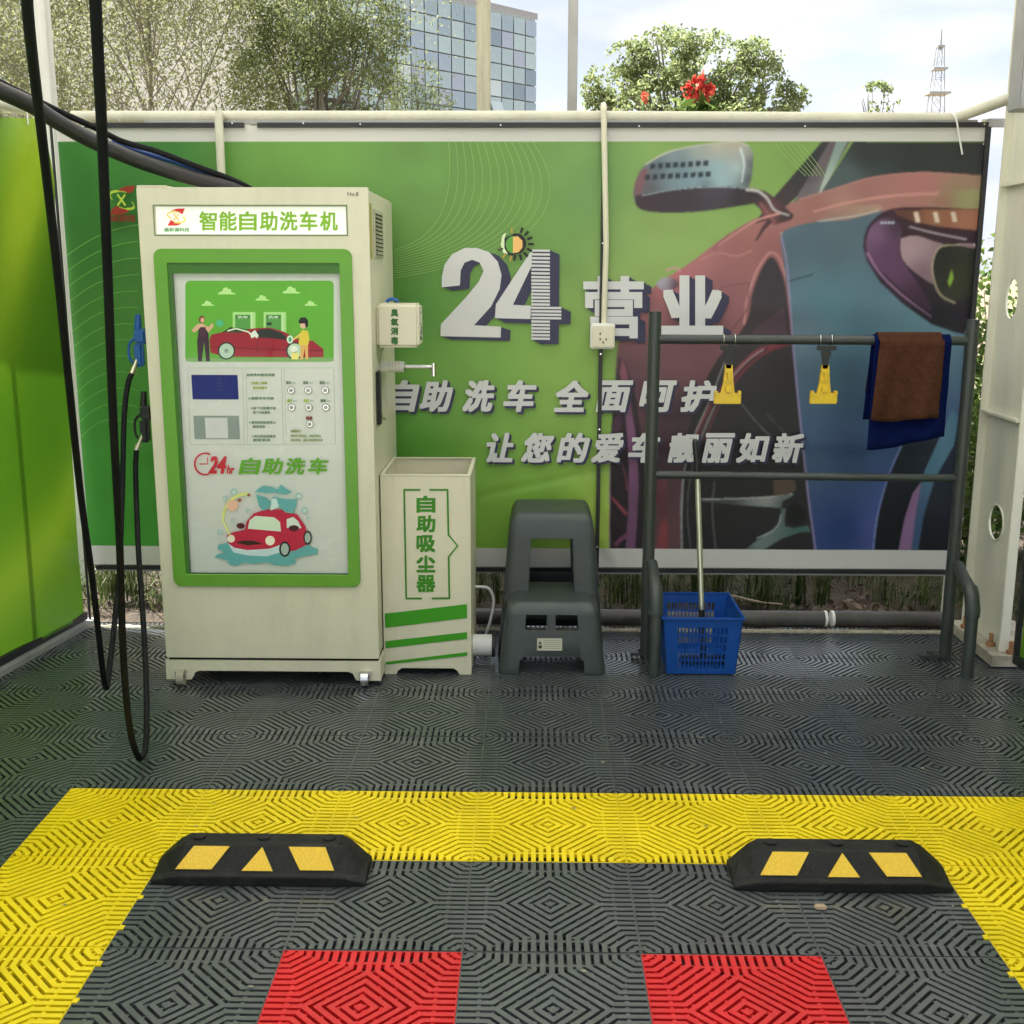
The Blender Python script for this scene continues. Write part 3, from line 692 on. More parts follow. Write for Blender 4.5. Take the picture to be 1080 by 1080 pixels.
# conduit + socket
cd = thing('power_conduit', 'cream electrical conduit running down the banner to a socket box', 'conduit', (1.235, 2.38, 1.2))
b = MB(); p0 = P(637,115,2.385); p1 = P(637,342,2.385); b.tube(smooth_path([(p0[0],2.46,2.118),(p0[0],2.43,2.13),(p0[0],2.392,2.115),(p0[0],2.386,2.08)])+[(p1[0]+.003,2.386,1.6),(p1[0],2.386,p1[2])], .0115, 10); b.build('conduit_pipe', M_cream, cd)
b = MB(); p = P(635.5,354,2.385); b.bbox((p[0]-.05,2.355,p[2]-.052),(p[0]+.048,2.41,p[2]+.050),.006); sk = b.build('socket_box', M_white, cd)
b = MB(); b.bbox((p[0]-.043,2.343,p[2]-.046),(p[0]+.046,2.354,p[2]+.040),.004); b.build('cover', M_cream, sk)
b = MB()
for dx, dz in ((-.012,-.012),(.012,-.012),(0,-.024),(-.012,.010)): b.box((p[0]+dx-.0025,2.3415,p[2]+dz-.005),(p[0]+dx+.0025,2.3425,p[2]+dz+.004))
b.build('pin_hole', M_black, sk)

# ================================================================== PIPES, KERB AND BANK UNDER THE BANNER
b = MB(); b.bbox((-.96,2.325,-.03),(2.9,2.358,.006),.004); tag(b.build('kerb', M_conc), 'low pale kerb closing the back edge of the mat floor', 'kerb', kind='structure')
for x0, x1, lab in ((.42,2.205,'long dark pipe lying along the back kerb behind the stools and basket'),(2.235,2.72,'short dark pipe section lying behind the rack leg at the right')):
    t = thing('drain_pipe', lab, 'pipe', (x0,2.385,.04), 'dark pipes along the back kerb')
    b = MB(); b.tube([(x0,2.39,.043),(x1,2.39,.041)], .034, 16); b.build('pipe_body', M_foam, t)
    for xe in (x0, x1):
        b = MB(); b.tube([(xe-.005,2.39,.042),(xe+.006,2.39,.042)], .0350, 16); b.build('end_ring', M_white, t)
# bank of soil
ny, nx = 50, 150; V = []; Fc = []
for j in range(ny):
    for i in range(nx):
        x = -2.2+i*(6.4/(nx-1)); y = 2.50+j*(2.4/(ny-1)); u = (y-2.5)/2.4
        z = -.03+.06*min(1, u*3.0)+.05*mnoise.noise(Vector((x*2.5,y*2.5,0)))+.02*mnoise.noise(Vector((x*11,y*11,2)))
        V.append((x,y,z if u > .01 else -.03))
for j in range(ny-1):
    for i in range(nx-1): a = j*nx+i; Fc.append((a,a+1,a+nx+1,a+nx))
me = bpy.data.meshes.new('soil_bank'); me.from_pydata(V, [], Fc); me.update()
M_bank = mat('bank_soil', (.055,.040,.026), .95, var=.45, vscale=7, bump=.8, bscale=45, dirt=.6, dirtcol=(.11,.085,.055))
tag(link('soil_bank', me, M_bank, None, True), 'brown soil bank rising behind the banner', 'soil bank', kind='structure')
def bankz(x, y):
    u = max(0, (y-2.5)/2.4); return -.03+.06*min(1, u*3.0)+.05*mnoise.noise(Vector((x*2.5,y*2.5,0)))

def leafmat(name, c1, c2, trans=.45, rough=.5, vs=9):
    m = bpy.data.materials.new(name); m.use_nodes = True; nt = m.node_tree; N = nt.nodes; L = nt.links
    b = N['Principled BSDF']; b.inputs['Roughness'].default_value = rough; b.inputs['Specular IOR Level'].default_value = .2
    a = N.new('ShaderNodeVertexColor'); a.layer_name = 'Col'
    mx = N.new('ShaderNodeMixRGB'); mx.inputs[1].default_value = (*c1,1); mx.inputs[2].default_value = (*c2,1); L.new(a.outputs[0], mx.inputs[0])
    L.new(mx.outputs[0], b.inputs['Base Color'])
    tr = N.new('ShaderNodeBsdfTranslucent'); L.new(mx.outputs[0], tr.inputs[0]); ms = N.new('ShaderNodeMixShader'); ms.inputs[0].default_value = trans
    L.new(b.outputs[0], ms.inputs[1]); L.new(tr.outputs[0], ms.inputs[2]); L.new(ms.outputs[0], N['Material Output'].inputs[0])
    return m
def leaves_mesh(name, cen, size, aspect=.45, up=.3, droop=None):
    """a folded leaf quad at every centre; the tone of each leaf is stored on the mesh"""
    n = len(cen); cen = np.asarray(cen); size = np.broadcast_to(size, n)*rng.uniform(.6,1.35,n)
    d = rng.normal(size=(n,3)); 
    if droop is not None: d = d*.6+np.array([0,0,-droop])
    d /= np.linalg.norm(d, axis=1)[:,None]
    nn = rng.normal(size=(n,3))+np.array([0,0,up]); s = np.cross(d, nn); s /= np.linalg.norm(s, axis=1)[:,None]+1e-9
    L_ = d*size[:,None]; W_ = s*(size*aspect)[:,None]*.5; nz_ = np.cross(s, d)*(size*.08)[:,None]
    V = np.stack([cen-L_*.5, cen+W_-L_*.02+nz_, cen+L_*.5, cen-W_-L_*.02+nz_], 1).reshape(-1,3)
    me = bpy.data.meshes.new(name); me.vertices.add(4*n); me.vertices.foreach_set('co', V.reshape(-1))
    me.loops.add(4*n); me.loops.foreach_set('vertex_index', np.arange(4*n, dtype=np.int32))
    me.polygons.add(n); me.polygons.foreach_set('loop_start', np.arange(0,4*n,4,dtype=np.int32)); me.polygons.foreach_set('loop_total', np.full(n,4,np.int32))
    me.update(calc_edges=True)
    t = np.repeat(np.clip(rng.normal(.5,.28,n),0,1),4); rgba = np.stack([t,t,t,np.ones_like(t)],1).astype(np.float32)
    ca = me.color_attributes.new('Col','FLOAT_COLOR','POINT'); ca.data.foreach_set('color', rgba.reshape(-1)); me.update()
    return me
# hanging grass blades along the bank
def blades(n, xr, yr, hr, lean, wid):
    V = []; Fc = []; T = []
    for i in range(n):
        x = rng.uniform(*xr); y = rng.uniform(*yr); cl = mnoise.noise(Vector((x*3.2, y*3, 7)))
        if cl < -.12: continue
        z = bankz(x,y); h = rng.uniform(*hr)*(1+.5*cl); a = rng.uniform(0,6.28); l = rng.uniform(*lean); w = wid*rng.uniform(.6,1.3)
        dx, dy = math.cos(a)*l, math.sin(a)*l-.25*l; px_, py_ = -math.sin(a)*w, math.cos(a)*w
        k = len(V); tn = float(np.clip(rng.normal(.45,.3),0,1))
        for t_, ww in ((0,1),(.5,.85),(.85,.5),(1,.0)):
            zz = z+h*(t_*1.25-.55*t_*t_*(1+l*2)); xx = x+dx*t_*t_; yy = y+dy*t_*t_
            V += [(xx-px_*ww,yy-py_*ww,zz),(xx+px_*ww,yy+py_*ww,zz)]; T += [tn,tn]
        for q_ in range(3): Fc.append((k+2*q_,k+2*q_+1,k+2*q_+3,k+2*q_+2))
    me = bpy.data.meshes.new('grass'); me.from_pydata(V, [], Fc)
    ca = me.color_attributes.new('Col','FLOAT_COLOR','POINT'); r = np.ones((len(V),4),np.float32); r[:,:3] = np.array(T)[:,None]; ca.data.foreach_set('color', r.reshape(-1)); me.update(); return me
M_grass = leafmat('grass_blades', (.018,.042,.010), (.13,.155,.05), .3)
tag(link('grass', blades(5200,(-2.0,4.1),(2.58,3.5),(.06,.17),(.05,.18),.003), M_grass), 'long drooping grass on the bank behind the banner', 'grass', kind='stuff')
cen = []
for i in range(1600):
    x = rng.uniform(-2,4.1); y = rng.uniform(2.52,3.4); cen.append((x,y,bankz(x,y)+rng.uniform(.004,.02)))
M_litter = leafmat('leaf_litter', (.04,.025,.015), (.18,.12,.08), .15)
tag(link('leaf_litter', leaves_mesh('leaf_litter', cen, .035, .5, 2.0), M_litter), 'dry brown leaf litter on the soil bank', 'leaf litter', kind='stuff')
# tufts arching down over the bank, and a heap of pale dry leaves
V = []; Fc = []; T = []
for cx_, cy_, n_ in ((668,620,26),(700,622,18),(735,618,34),(760,628,40),(800,615,34),(812,622,22),(845,616,30),(868,618,34),(120,612,40),(140,618,40),(108,625,30),(525,620,26),(505,615,20),(648,615,22),(930,612,18),(980,618,22)):
    q_ = P(cx_, cy_, 2.66); 
    for i in range(n_):
        a = rng.uniform(0,6.28); H_ = rng.uniform(.12,.27); w = .0030*rng.uniform(.6,1.3); bx_, by_ = q_[0]+rng.normal()*.02, 2.70+rng.normal()*.02; re = rng.uniform(.06,.17)
        dx, dy = math.cos(a)*re, math.sin(a)*re*.6-.05; px_, py_ = -math.sin(a)*w, math.cos(a)*w; k = len(V); tn = float(np.clip(rng.normal(.5,.3),0,1)); dr = rng.uniform(.25,.9)
        ts = (0,.25,.5,.75,1); 
        for t_ in ts:
            zz = .0+H_*(1-(1-min(1,t_*1.8))**2)-H_*dr*max(0,t_-.45)**1.3*1.8; zz = max(zz, .012); ww = (1-t_)**.5
            V += [(bx_+dx*t_**1.4-px_*ww,by_+dy*t_-py_*ww,zz),(bx_+dx*t_**1.4+px_*ww,by_+dy*t_+py_*ww,zz)]; T += [tn,tn]
        for j_ in range(4): Fc.append((k+2*j_,k+2*j_+1,k+2*j_+3,k+2*j_+2))
me = bpy.data.meshes.new('drooping_grass'); me.from_pydata(V, [], Fc)
ca = me.color_attributes.new('Col','FLOAT_COLOR','POINT'); r_ = np.ones((len(V),4),np.float32); r_[:,:3] = np.array(T)[:,None]; ca.data.foreach_set('color', r_.reshape(-1)); me.update()
tag(link('drooping_grass', me, M_grass), 'clumps of long grass drooping towards the kerb below the banner', 'grass', kind='stuff')
cen = []
for i in range(170):
    q_ = F(900+rng.normal()*22, 640+rng.normal()*5, .04); cen.append((q_[0], q_[1], bankz(q_[0], q_[1])+rng.uniform(.01,.05)))
tag(link('dry_leaf_heap', leaves_mesh('dry_leaf_heap', cen, .05, .55, 1.0), leafmat('pale_dry_leaf', (.16,.11,.075), (.34,.26,.19), .15)), 'small heap of pale dry leaves on the bank', 'leaf litter', kind='stuff')
# bent dry twigs
tw = thing('fallen_branch', 'pale dry stick lying on the bank right of the blue basket', 'stick', (1.9,2.6,.05))
b = MB(); b.tube(smooth_path([(1.80,2.56,.10),(1.88,2.55,.085),(1.97,2.57,.06),(2.06,2.56,.055)]), [.006]*12+[.004]*7, 6); b.build('stick', mat('dry_wood', (.45,.36,.25), .85, var=.2), tw)

# ================================================================== CABINET
cab = thing('car_wash_machine', 'tall cream self service car wash cabinet with green framed front and lit sign', 'car wash machine', (.005, 2.0, 0))
X0, X1, Y0, Y1, ZT = -.383, .396, 1.66, 2.345, 1.762
bm = bmesh.new()
b = MB(); b.bbox((X0+.002,Y0+.022,.10),(X1-.002,Y1,ZT-.004),.006); b.build('body', M_cream, cab)
# door panel with sign cut-out and screen recess (frame of flat pieces with depth)
sgx0,sgx1,sgz0,sgz1 = -.328,.322,1.609,1.703
gx0,gx1,gz0,gz1 = -.336,.336,.378,1.561     # green frame outer
def rr_pts(x0,z0,x1,z1,r,n=6):
    out = []
    for cx,cz,a0 in ((x1-r,z1-r,0),(x0+r,z1-r,90),(x0+r,z0+r,180),(x1-r,z0+r,270)):
        for a in np.linspace(a0,a0+90,n): out.append((cx+r*math.cos(R(a)),cz+r*math.sin(R(a))))
    return out
def panel_with_holes(name, outer, holes, y, depth, m, parent, bev=.0):
    cu = bpy.data.curves.new(name, 'CURVE'); cu.dimensions = '2D'; cu.fill_mode = 'BOTH'; cu.extrude = depth/2; cu.bevel_depth = bev; cu.bevel_resolution = 1
    for pts in [outer]+holes:
        sp = cu.splines.new('POLY'); sp.points.add(len(pts)-1); sp.use_cyclic_u = True
        for q_, (a, c) in zip(sp.points, pts): q_.co = (a, c, 0, 1)
    o = bpy.data.objects.new(name, cu); C.objects.link(o); bpy.context.view_layer.update()
    me = bpy.data.meshes.new_from_object(o.evaluated_get(bpy.context.evaluated_depsgraph_get())); bpy.data.objects.remove(o); bpy.data.curves.remove(cu)
    for v in me.vertices: v.co = Vector((v.co.x, y-v.co.z, v.co.y))
    me.materials.clear(); me.name = name
    return link(name, me, m, parent)
rect = lambda x0,z0,x1,z1: [(x0,z0),(x1,z0),(x1,z1),(x0,z1)]
door = panel_with_holes('door_panel', rr_pts(X0,.104,X1,ZT,.004,3), [rect(sgx0,sgz0,sgx1,sgz1)[::-1], rr_pts(gx0+.01,gz0+.01,gx1-.01,gz1-.01,.02)[::-1]], Y0+.0095, .0155, M_cream, cab, .0015)
b = MB(); b.box((X0+.004,Y0+.0185,.09),(X1-.004,Y0+.021,ZT-.01)); b.build('door_gasket', M_slotdark, cab)
# sign box
M_sign = bpy.data.materials.new('lit_sign_face'); M_sign.use_nodes = True; nb = M_sign.node_tree.nodes['Principled BSDF']
nb.inputs['Base Color'].default_value = (.75,.78,.70,1); nb.inputs['Emission Color'].default_value = (.96,1,.88,1); nb.inputs['Emission Strength'].default_value = .10; nb.inputs['Roughness'].default_value = .3
b = MB(); b.box((sgx0-.001,Y0+.0125,sgz0-.001),(sgx1+.001,Y0+.0175,sgz1+.001)); sg = b.build('sign_face', M_sign, cab)
M_signink = bpy.data.materials.new('lit_sign_ink'); M_signink.use_nodes = True; nt = M_signink.node_tree; a = nt.nodes.new('ShaderNodeVertexColor'); a.layer_name = 'Col'
nt.links.new(a.outputs[0], nt.nodes['Principled BSDF'].inputs['Base Color']); nt.links.new(a.outputs[0], nt.nodes['Principled BSDF'].inputs['Emission Color']); nt.nodes['Principled BSDF'].inputs['Emission Strength'].default_value = .06
ps = Print(lambda x,y: P(x,y,Y0+.0125), (0,-1,0), .0004, .00005)
for ch, cx in zip('智能自助洗车机', (219.5,240.5,261.5,283.5,304.5,325.5,347)):
    ps.text(ch, (cx-8.8,223.5,cx+8.8,242.8), (128,176,34), 0, .5, .95)
def logo2(pr, x, y, s):
    f = lambda a: [(x+u*s, y+v*s) for u, v in a]
    pr.poly(f([(-.65,-.75),(.2,-.95),(.95,-.95),(.7,-.3),(.3,-.55),(-.1,-.7)]), (196,44,40), 1.2)
    pr.poly(f([(-.95,.95),(-.6,.3),(-.2,.55),(.6,.75),(.1,.92)]), (196,44,40), 1.2)
    pr.line(f(bez((.2,-.55),(-1.2,-.75),(-1.2,-.1),(-.5,.15),10)), .16*s, (215,196,100), 1.1)
    pr.line(f(bez((-.2,.6),(1.2,.75),(1.2,.1),(.75,.0),10)), .16*s, (215,210,90), 1.1)
    pr.line(f([(-.3,-.4),(.35,.4)]), .16*s, (225,190,120), 1.1); pr.line(f([(.35,-.4),(-.3,.4)]), .16*s, (225,190,120), 1.1)
logo2(ps, 186, 229, 9.5)
ps.text('鑫新源科技', (173.5,240.2,200,244.2), (110,160,110), 0, .15, 1.0)
ps.build('sign_lettering', M_signink, sg)
b = MB()
for a_, c_ in (((sgx0-.004,sgz0-.004),(sgx1+.004,sgz0)),((sgx0-.004,sgz1),(sgx1+.004,sgz1+.004)),((sgx0-.004,sgz0),(sgx0,sgz1)),((sgx1,sgz0),(sgx1+.004,sgz1))):
    b.box((a_[0],Y0-.0012,a_[1]),(c_[0],Y0+.012,c_[1]))
b.build('sign_trim', mat('olive_trim', (.16,.22,.08), .4), sg)
# green frame
ix0,ix1,iz0,iz1 = -.294,.296,.420,1.516
gf = panel_with_holes('screen_frame', rr_pts(gx0,gz0,gx1,gz1,.026), [rr_pts(ix0,iz0,ix1,iz1,.003,2)[::-1]], Y0-.0042, .0085, M_green, cab, .0012)
D = .030
b = MB()
b.add([(ix0,Y0,iz0),(ix1,Y0,iz0),(ix1,Y0,iz1),(ix0,Y0,iz1),(ix0,Y0+D,iz0),(ix1,Y0+D,iz0),(ix1,Y0+D,iz1),(ix0,Y0+D,iz1)], [(0,1,5,4),(1,2,6,5),(2,3,7,6),(3,0,4,7)])
YP = Y0+.021
# poster board inside the recess
M_poster = mat('poster_board', (.84,.87,.79), .25, var=.02, spec=.5)
b = MB()
b.box((ix0+.001,Y0+.0002,iz1-.0001),(ix1-.001,Y0+.010,iz1+.004))
p_ = MB(); p_.box((ix0,YP-.003,iz0),(ix1,YP-.0008,iz1)); bd = p_.build('poster_board', M_poster, cab)
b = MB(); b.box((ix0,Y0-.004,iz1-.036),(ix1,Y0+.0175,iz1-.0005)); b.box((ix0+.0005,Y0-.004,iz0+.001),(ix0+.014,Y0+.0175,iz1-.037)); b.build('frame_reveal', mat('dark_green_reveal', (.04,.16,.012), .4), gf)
pp = Print(lambda x,y: P(x,y,YP-.003), (0,-1,0), .0003, .00002)
W_ = (196,208,190)
pp.rrect(195.5,296,352,381.5,5,(84,150,42),1.9)
def cloud(x,y,s):
    c = (165,200,130)
    pp.poly([(x-s,y),(x-s*.9,y-s*.25),(x-s*.55,y-s*.35),(x-s*.4,y-s*.7),(x-.05*s,y-s*.8),(x+.15*s,y-s*.6),(x+.4*s,y-s*.6),(x+.5*s,y-s*.25),(x+s*.9,y-s*.12),(x+s,y)], c, 1.9)
for a in ((239.5,310.5,9.5),(277,317,7.5),(307.5,309.5,9.5),(219.5,322.5,7),(328,322.5,6.8)): cloud(*a)
for x0 in (245.5, 278.0):
    pp.rrect(x0,329,x0+24,352,1.5,(150,190,120),1.9); pp.rect(x0+2.5,332,x0+18.5,352,(70,135,60),1.9); pp.rect(x0+3.5,333,x0+17.5,336,(60,100,80),1.5)
    pp.text('洗车', (x0+5,333.2,x0+16,335.8), (190,215,180), 0, .1, 1.7); pp.rect(x0+19.3,330,x0+21,352,(175,205,160),1.9)
pp.rect(281.5,340,286.5,343,(20,50,50))
pp.poly([(196,381),(352,381),(352,377.5),(196,377.5)], (110,150,90), 1.9)
# red car in side view
pp.poly([(237,376),(222,372),(221,358),(223,353),(236,350),(256,348.5),(262,347),(272,346),(285,345.5),(300,350),(312,357),(330,359.5),(341,368),(341.5,376.5),(320,377)], (140,20,40), 1.8)
pp.poly([(270,352),(273,347.5),(285,346.5),(297,351),(303,356),(301,358.5),(285,356.5),(271,356)], (30,40,40), 1.5)
pp.poly([(234,350.5),(243,345),(262,347.5),(254,351)], (50,60,34), 1.5); pp.line([(240,349),(249,346.5),(262,350),(268,356)], 1.6, (200,215,190), 1.7)
pp.line([(222,366),(340,370)], .8, (90,12,28), 1.8); pp.line([(272,358),(271,374)], .6, (90,12,28), 1.8)
for cx_ in (239, 311): pp.ell(cx_,370,9.2,9.2,(24,34,34),k=1.5); pp.ell(cx_,370,7.6,7.8,(160,185,165),k=1.9); pp.ell(cx_,370,2.2,2.2,(120,140,130),k=1.9)
pp.poly([(264,352),(269,348),(273,354),(271,357),(268,354),(265,357)], (205,220,205), 1.7)
# two people washing
pp.poly([(209,381),(208,360),(210,345),(216,345),(220,352),(221.5,381),(217.5,381),(215.5,360),(213,381)], (50,26,50), 1.5)
pp.poly([(202,348.5),(208,342),(213,341),(220,345),(224,340.5),(225.5,344),(220,351),(216,345),(211,346),(205,351)], (205,165,135), 1.6)
pp.ell(213,337,3.2,4,(120,60,50),k=1.5); pp.ell(213.6,337.6,2.0,2.6,(215,165,140),k=1.6); pp.rect(211,345,217,356,(70,30,55),1.5)
pp.ell(232,341,4,4,(70,170,120),k=1.6)
pp.poly([(315,363),(316,352),(319,348),(325,349),(326.5,358),(325,364),(317,365)], (200,180,60), 1.8)
pp.poly([(317,364),(325,364),(325,379),(322.5,379),(321.5,367),(319.5,379),(316.5,379)], (205,160,90), 1.7)
pp.line([(318,352),(311,357),(307,359)], 2.0, (205,180,90), 1.8); pp.ell(306,358,3.4,4.2,(190,215,195),k=1.8); pp.ell(306,358,1.6,2.6,(60,150,110),k=1.6)
pp.ell(320,342.5,3.5,4.2,(215,175,150),k=1.6); pp.poly([(314.5,339),(317,335),(322,334.5),(325,338),(325,344),(322.5,346),(321.5,341),(316,341.5)], (22,28,26), 1.4)
pp.rect(307.5,372,315,379,(215,205,110),1.7); pp.ell(310,368,4,3,(215,220,205),k=1.8)
# control area
pp.line([(198,388),(351,388)], .5, (150,165,145), 1.8)
for xl_ in (198.5,256,259.5,297,300,352): pp.line([(xl_,389),(xl_+2,468)], .5, (150,165,145), 1.8)
pp.line([(200,468.5),(353,468.5)], .5, (150,165,145), 1.8)
TX = (100,125,95)
pp.text('自助洗车使用流程', (260.5,394,290,396.8), TX, 0, .12, 1.6)
for s_, y_, x0, w_ in (('1.扫描二维码',404,264,18),('投币或刷卡',409,267,15),('2.选择洗车功能',420,262,27),('3.按下功能键开始',430.5,265,26),('取下水枪清洗',435,267,18),('4.清洗完成后按停止',445.5,263,28),('结束洗车',450,267,13),('5.将水枪挂回原位',460,266,25),('谢谢使用',464,267,18)):
    pp.text(s_, (x0,y_-1.5,x0+w_,y_+1.3), TX if y_ not in (404,409) else (150,165,60), 0, .1, 1.6)
for s_, x_, y_ in (('清水',305,403.5),('泡沫',323,403.5),('吸尘',340.5,403.5),('洗手',306,422.5),('臭氧',323.5,422.5),('暂停',341.5,422.5)):
    pp.text(s_, (x_-3,y_-1.6,x_+2.4,y_+1.4), (150,175,40) if y_ > 410 and x_ < 330 else (90,115,90), 0, .15, 1.5)
    pp.text('start', (x_+3.4,y_-1,x_+7.6,y_+1.2), (130,145,120), 0, 0, 1.5)
pp.text('结束', (323.2,439,329.8,442.2), (120,40,40), 0, .2, 1.5)
for s_, y_, w_ in (('温馨提示',454.5,11),('请勿将车停放过久，以免影响他人',459.5,32),('洗车完成，请及时驶离洗车位',464,34)): pp.text(s_, (307,y_-1.4,307+w_,y_+1.2), (115,135,70), 0, .08, 1.6)
# clock and 24hr
pp.line([(217+11*math.cos(a), 489+11.3*math.sin(a)) for a in np.linspace(R(70),R(300),26)], 1.7, (178,26,40), 1.7)
pp.line([(211,489),(219.5,489),(219.5,482)], 1.1, (178,26,40), 1.7)
pp.text('24', (222.5,481.5,238.5,498.5), (178,26,40), .18, .75, 1.7); pp.text('hr', (240.5,490.5,247.5,499), (178,26,40), .15, .3, 1.7)
for i, ch in enumerate('自助洗车'): pp.text(ch, (254.5+i*24,483,274+i*24,499.5), (92,158,26), .22, .5, 1.5)
# washed beetle-shaped car on puddle
TEAL = (88,152,150)
pp.poly([(x,y) for x,y in [(226.5,587),(231,583.5),(239,582.5),(230,578),(231,574),(244,571.5),(262,572),(300,575),(322,573),(336,579),(335,584),(318,586.5),(311,589),(313,593),(305,596),(291,595.5),(283,592.5),(268,594),(258,593),(250,596),(243,595),(240,590)]], TEAL, 1.8)
pp.poly([(241,571),(240,564),(246,561),(259,558),(261,549),(268,541),(280,537),(300,536.5),(314,542),(322,553),(325,563),(326,573),(312,580),(296,582),(262,582),(246,578)], (168,26,56), 1.8)
pp.poly([(262,557),(264,548),(270,543.5),(290,545),(296,550),(297,560),(280,558.5)], (185,205,180), 1.8)
pp.poly([(303,556),(303,547),(310,544.5),(315,549),(318.5,556),(313,558)], (190,205,190), 1.8)
pp.ell(310.5,556.5,5.5,3.2,(60,14,24),k=1.5); pp.ell(254.5,554,4.3,3,(75,12,26),k=1.6)
pp.poly([(241,572),(248,577),(262,579.5),(285,578),(296,574),(296,582),(282,586),(262,585),(247,582)], (178,196,196), 1.8)
pp.ell(244.5,567.5,4,4,(220,215,190),k=1.7); pp.ell(285.5,569.5,5,5,(220,222,195),k=1.7)
pp.poly([(249,571.5),(256,569.5),(268,569.5),(278,573),(262,574.5)], (52,26,10), 1.5)
for cx_, cy_, rx, ry in ((301,578.5,6,8.2),(325,566.5,4.4,7.4)): pp.ell(cx_,cy_,rx,ry,(18,26,30),k=1.5); pp.ell(cx_,cy_,rx*.68,ry*.74,(150,165,155),k=1.8)
pp.poly([(269,518),(278,512),(287,513),(293,516),(297,510.5),(300,513),(306,517),(309,518),(303,521),(296,520.5),(290,519),(280,519.5)], TEAL, 1.8)
pp.poly([(270.5,521),(281,524),(288,530),(282,537),(278,538),(274,533)], TEAL, 1.8); pp.poly([(288,523.5),(302,526),(314,526),(313,533),(310,541),(302,540),(296,535)], TEAL, 1.8)
pp.poly([(287,526),(292,525),(295,534),(286,538)], (180,205,195), 1.8)
pp.line(smooth_path([(243,563),(238,553),(236,545),(240,532),(250,523),(262,520)]), [2]*12+[2.6]*8+[3.2]*11, (196,200,120), 1.8)
pp.ell(246,532.5,6,6,(205,165,140),k=1.8); pp.ell(263,521.5,1.8,1.6,(150,90,50),k=1.6); pp.ell(253.5,527,2,1.8,(150,80,50),k=1.6)
for cx_, cy_, r_ in ((247.5,518,3.6),(238,525,2.2),(315.5,522.5,3.4),(321.5,537.5,3.2),(262,538,2),(246,548,1.8),(233,560.5,2.8),(326,545.5,1.6)): pp.ell(cx_,cy_,r_,r_,(140,170,165),k=1.8); pp.ell(cx_+.3,cy_+.3,r_*.6,r_*.6,(170,190,180),k=1.8)
pp.build('poster_print', M_print, bd)
# screen, payment card reader, buttons
def pbox(x0,y0,x1,y1,dep,Y=YP-.003): 
    a = P(x0,y1,Y); c = P(x1,y0,Y); return (a[0],Y-dep,a[2]),(c[0],Y-.0002,c[2])
a_, c_ = pbox(203.5,395.5,250.5,421,.0045); b = MB(); b.bbox(a_, c_, .001)
M_scr = bpy.data.materials.new('blue_display'); M_scr.use_nodes = True; nb = M_scr.node_tree.nodes['Principled BSDF']; nb.inputs['Specular IOR Level'].default_value = .1; nb.inputs['Base Color'].default_value = (.002,.012,.13,1); nb.inputs['Emission Color'].default_value = (.0,.03,.42,1); nb.inputs['Emission Strength'].default_value = .03; nb.inputs['Roughness'].default_value = .5
scn = b.build('display', M_scr, cab)
dp = Print(lambda x,y: P(x,y,YP-.003), (0,-1,0), .0049, .0001)
for y_, w_ in ((399.5,9),(403.5,9),(407.5,6),(411.5,6)): dp.text('余额：0' if w_ == 9 else '时间', (229,y_-1.3,229+w_,y_+1.3), (70,95,165), 0, 0, .5)
dp.build('display_text', M_print, scn)
a_, c_ = pbox(205.5,438.5,252,463,.003); b = MB(); b.bbox(a_, c_, .001); rd = b.build('payment_panel', mat('grey_panel', (.30,.37,.33), .35), cab)
a_, c_ = pbox(217.5,440.5,240,462,.0045); b = MB(); b.bbox(a_, c_, .0006); b.build('white_card', mat('white_card', (.82,.84,.82), .4), rd)
for x_, y_ in ((307.5,411.5),(325.5,411.5),(343.5,411.5),(308,429.5),(326,429.5),(344,429.5),(327,447)):
    p = P(x_,y_,YP-.003); b = MB(); b.tube([(p[0],YP-.0032,p[2]),(p[0],YP-.010,p[2])], .0135, 20); b.tube([(p[0],YP-.010,p[2]),(p[0],YP-.0125,p[2])], [.0135,.010], 20)
    bt_ = b.build('push_button', M_chrome, cab); b = MB(); b.tube([(p[0],YP-.0126,p[2]),(p[0],YP-.0135,p[2])], .0075, 16); b.build('button_cap', mat('button_cap', (.28,.30,.27), .3, metal=.6), bt_)
# glass over the recess
M_glass = bpy.data.materials.new('clear_cover'); M_glass.use_nodes = True; nt = M_glass.node_tree; N = nt.nodes
tr = N.new('ShaderNodeBsdfTransparent'); gl = N.new('ShaderNodeBsdfGlossy'); gl.inputs['Roughness'].default_value = .03; fz = N.new('ShaderNodeFresnel'); fz.inputs[0].default_value = 1.22; ms = N.new('ShaderNodeMixShader')
nt.links.new(fz.outputs[0], ms.inputs[0]); nt.links.new(tr.outputs[0], ms.inputs[1]); nt.links.new(gl.outputs[0], ms.inputs[2]); nt.links.new(ms.outputs[0], N['Material Output'].inputs[0])
b = MB(); b.add([(ix0,Y0-.001,iz0),(ix1,Y0-.001,iz0),(ix1,Y0-.001,iz1-.037),(ix0,Y0-.001,iz1-.037)], [(0,1,2,3)]); b.build('cover_glass', M_glass, cab)
